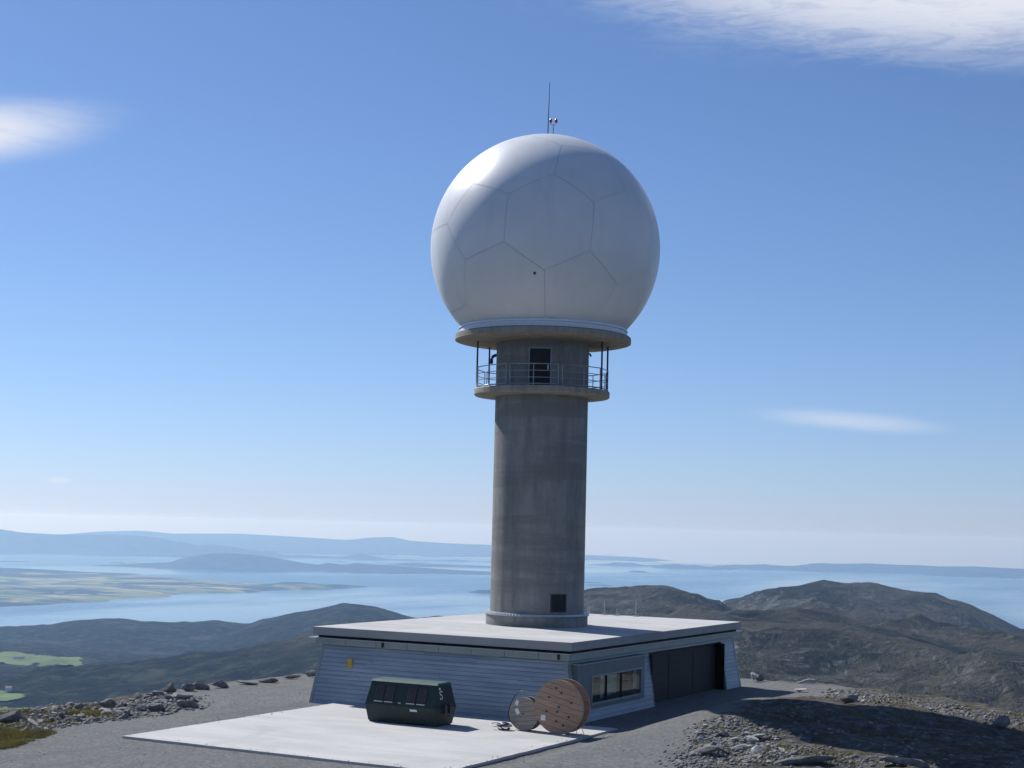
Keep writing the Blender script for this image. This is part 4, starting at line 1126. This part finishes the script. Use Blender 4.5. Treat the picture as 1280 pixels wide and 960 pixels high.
def fill(poly_px, n, smin, smax, label, group, pale=0.15, seed=1, power=2.2):
    rr = random.Random(seed); P = [near_sight(*q) for q in poly_px]; a = np.array(P); k = 0; tries = 0
    while k < n and tries < n * 30:
        tries += 1
        x, y = rr.uniform(a[:, 0].min(), a[:, 0].max()), rr.uniform(a[:, 1].min(), a[:, 1].max())
        if float(sdist(np.array([x]), np.array([y]), P)[0]) < 0: continue
        s = smin + (smax - smin) * rr.random() ** power
        fl, pl = rr.uniform(0.6, 1.0), rr.random() < pale
        lab = ('larger ' if s > smin + 0.45 * (smax - smin) else 'small ') + ('pale ' if pl else 'grey ') + ('flat ' if fl < 0.78 else 'blocky ') + label
        rock(x, y, s, lab, group, rz=rr.uniform(0, 6.28), flat=fl, pale=pl, wide=rr.uniform(1.0, 1.6), tilt=0.5, sink=0.25); k += 1
    return P
A_pile = [(128, 893), (150, 880), (180, 870), (215, 866), (243, 870), (250, 884), (215, 893), (170, 900), (140, 902)]
A_bank = [(-10, 884), (60, 882), (130, 880), (140, 899), (100, 906), (60, 914), (0, 916)]
A_crest = [(1035, 862), (1100, 866), (1180, 877), (1290, 896), (1290, 916), (1200, 897), (1120, 884), (1050, 877)]
A_heap = [(872, 915), (880, 900), (905, 897), (950, 905), (975, 925), (1000, 950), (985, 958), (830, 959), (860, 940)]
fill(A_pile, 60, 0.11, 0.36, 'rock in the pile at the left gravel edge', 'rocks of the left pile', 0.2, 3)
fill(A_bank, 70, 0.10, 0.30, 'rock on the heathery bank at the far left', 'rocks of the left bank', 0.12, 4)
fill(A_crest, 110, 0.09, 0.23, 'rock on the rubble crest right of the building', 'rocks of the right crest', 0.25, 5)
fill(A_heap, 60, 0.10, 0.27, 'rock in the rubble heap at the lower right', 'rocks of the right heap', 0.3, 6)
# loose rubble too small to count
def rubble(name, polys, n, smin, smax, seed, mat):
    rg = np.random.default_rng(seed)
    base = []
    for q in range(6):
        bm = bmesh.new(); bmesh.ops.create_icosphere(bm, subdivisions=1, radius=1.0)
        rr = random.Random(seed + q)
        for v in bm.verts: v.co *= rr.uniform(0.6, 1.15)
        base.append((np.array([v.co for v in bm.verts]), np.array([[v.index for v in f.verts] for f in bm.faces]))); bm.free()
    V = []; F = []; o = 0
    for P, cnt in zip(polys, n):
        a = np.array(P)
        x = rg.uniform(a[:, 0].min(), a[:, 0].max(), cnt * 4); y = rg.uniform(a[:, 1].min(), a[:, 1].max(), cnt * 4)
        k = sdist(x, y, P) + rg.normal(0, 0.5, len(x)) > 0; x = x[k][:cnt]; y = y[k][:cnt]
        z = ground_z(x, y)[0]
        z = np.where((x > -12.9) & (x < 2.4) & (y > -15.4) & (y < 0), 0.07, z)
        for i in range(len(x)):
            v, f = base[rg.integers(6)]
            s = smin + (smax - smin) * rg.random() ** 2.5; th = rg.random() * 6.28
            c, sn = math.cos(th), math.sin(th)
            w = v * np.array([s * rg.uniform(1, 1.6), s, s * rg.uniform(0.5, 0.9)])
            V.append(np.stack([x[i] + w[:, 0] * c - w[:, 1] * sn, y[i] + w[:, 0] * sn + w[:, 1] * c, z[i] + w[:, 2] + s * 0.15], -1)); F.append(f + o); o += len(v)
    ob = np_mesh(name, np.concatenate(V), np.concatenate(F), mat, smooth_=False)
    return tag(ob, kind='stuff')
PP = [[near_sight(*q) for q in a] for a in (A_pile, A_bank, A_crest, A_heap)]
R_low = [near_sight(*q) for q in [(960, 925), (1040, 945), (1180, 958), (1180, 959.5), (840, 959.5), (900, 945)]]
R_shade = [near_sight(*q) for q in [(960, 885), (1280, 925), (1280, 957), (1150, 950), (1040, 935), (970, 908)]]
r_ = rubble('rubble', PP + [R_low, R_shade], [1700, 2800, 3600, 2200, 1300, 300], 0.025, 0.12, 9, M['rock'])
tag(r_, 'loose grey stones strewn over the rocky ground', 'rubble')
G_ = [(-20, -38), (-15.5, -18), (-21, -2), (-21, 8), (-14.5, 24), (-14.6, -0.5), (-13.2, -15.8), (2.7, -15.8), (2.8, -1), (5, 2), (6, -3), (9, -12), (14, -38)]
G2_ = [(0.5, 23.5), (1, 12), (5.5, 10), (8.5, 20), (6, 27), (0, 28)]
E1_ = [(-13.4, -15.9), (2.9, -15.9), (2.9, -14.9), (-13.4, -14.9)]; E2_ = [(1.8, -15.9), (2.9, -15.9), (2.9, -1), (1.8, -1)]; E3_ = [(-13.5, -15.9), (-12.5, -15.9), (-12.5, -0.5), (-13.5, -0.5)]; E4_ = [(-13, -1.0), (-1, -1.0), (-1, -0.15), (-13, -0.15)]
p_ = rubble('loose_gravel', [G_, G2_, E1_, E2_, E3_, E4_], [1300, 300, 60, 90, 50, 40], 0.012, 0.040, 31, M['rock'])
tag(p_, 'scattered loose stones on the grey gravel', 'gravel')
# heath and grass tufts
M['tuft'] = simple('dry_heath_grass', (0.30, 0.25, 0.075), 0.9, 0, 0.45, 1.3)
def tufts(polys, n, seed):
    rg = np.random.default_rng(seed); V = []; F = []
    for P, cnt in zip(polys, n):
        a = np.array(P); x = rg.uniform(a[:, 0].min(), a[:, 0].max(), cnt * 4); y = rg.uniform(a[:, 1].min(), a[:, 1].max(), cnt * 4)
        k = (sdist(x, y, P) > -0.2) & (fbm(x, y, 2.2, 3) > -0.02); x = x[k][:cnt]; y = y[k][:cnt]; z = ground_z(x, y)[0]
        for i in range(len(x)):
            for q in range(9):
                th = rg.random() * 6.28; h = rg.uniform(0.06, 0.17); l = rg.uniform(0.03, 0.12); bx = x[i] + rg.normal(0, 0.07); by = y[i] + rg.normal(0, 0.07)
                c, s = math.cos(th), math.sin(th); w = 0.014; o = len(V)
                V += [(bx - s * w, by + c * w, z[i] - 0.02), (bx + s * w, by - c * w, z[i] - 0.02), (bx + c * l, by + s * l, z[i] + h)]
                F.append((o, o + 1, o + 2))
    ob = np_mesh('heath_tufts', np.array(V), np.array(F), M['tuft'], smooth_=False)
    tag(ob, 'dry yellow-brown heath and grass tufts between the rocks', 'grass', kind='stuff')
T_a = [near_sight(*q) for q in [(0, 915), (40, 912), (62, 917), (30, 928), (0, 938)]]
T_b = [near_sight(*q) for q in [(60, 893), (130, 889), (135, 897), (80, 900)]]
tufts([T_a, T_b, PP[1], PP[2], R_low, PP[3]], [1700, 500, 600, 260, 160, 40], 5)

# ------------------------------------------------------------------ haze
hb = MB(); hb.box((-35000, -35000, -640), (35000, 35000, 46))
hz_m = bpy.data.materials.new('summer_haze'); hz_m.use_nodes = True
t = hz_m.node_tree; t.nodes.clear()
pv_ = t.nodes.new('ShaderNodeVolumePrincipled'); mo = t.nodes.new('ShaderNodeOutputMaterial'); t.links.new(pv_.outputs[0], mo.inputs['Volume'])
pv_.inputs['Color'].default_value = (0.36, 0.62, 1.0, 1); pv_.inputs['Density'].default_value = 5.5e-5; pv_.inputs['Anisotropy'].default_value = 0.4; pv_.inputs['Absorption Color'].default_value = (1, 1, 1, 1)
tag(hb.obj('haze', hz_m), kind='stuff')
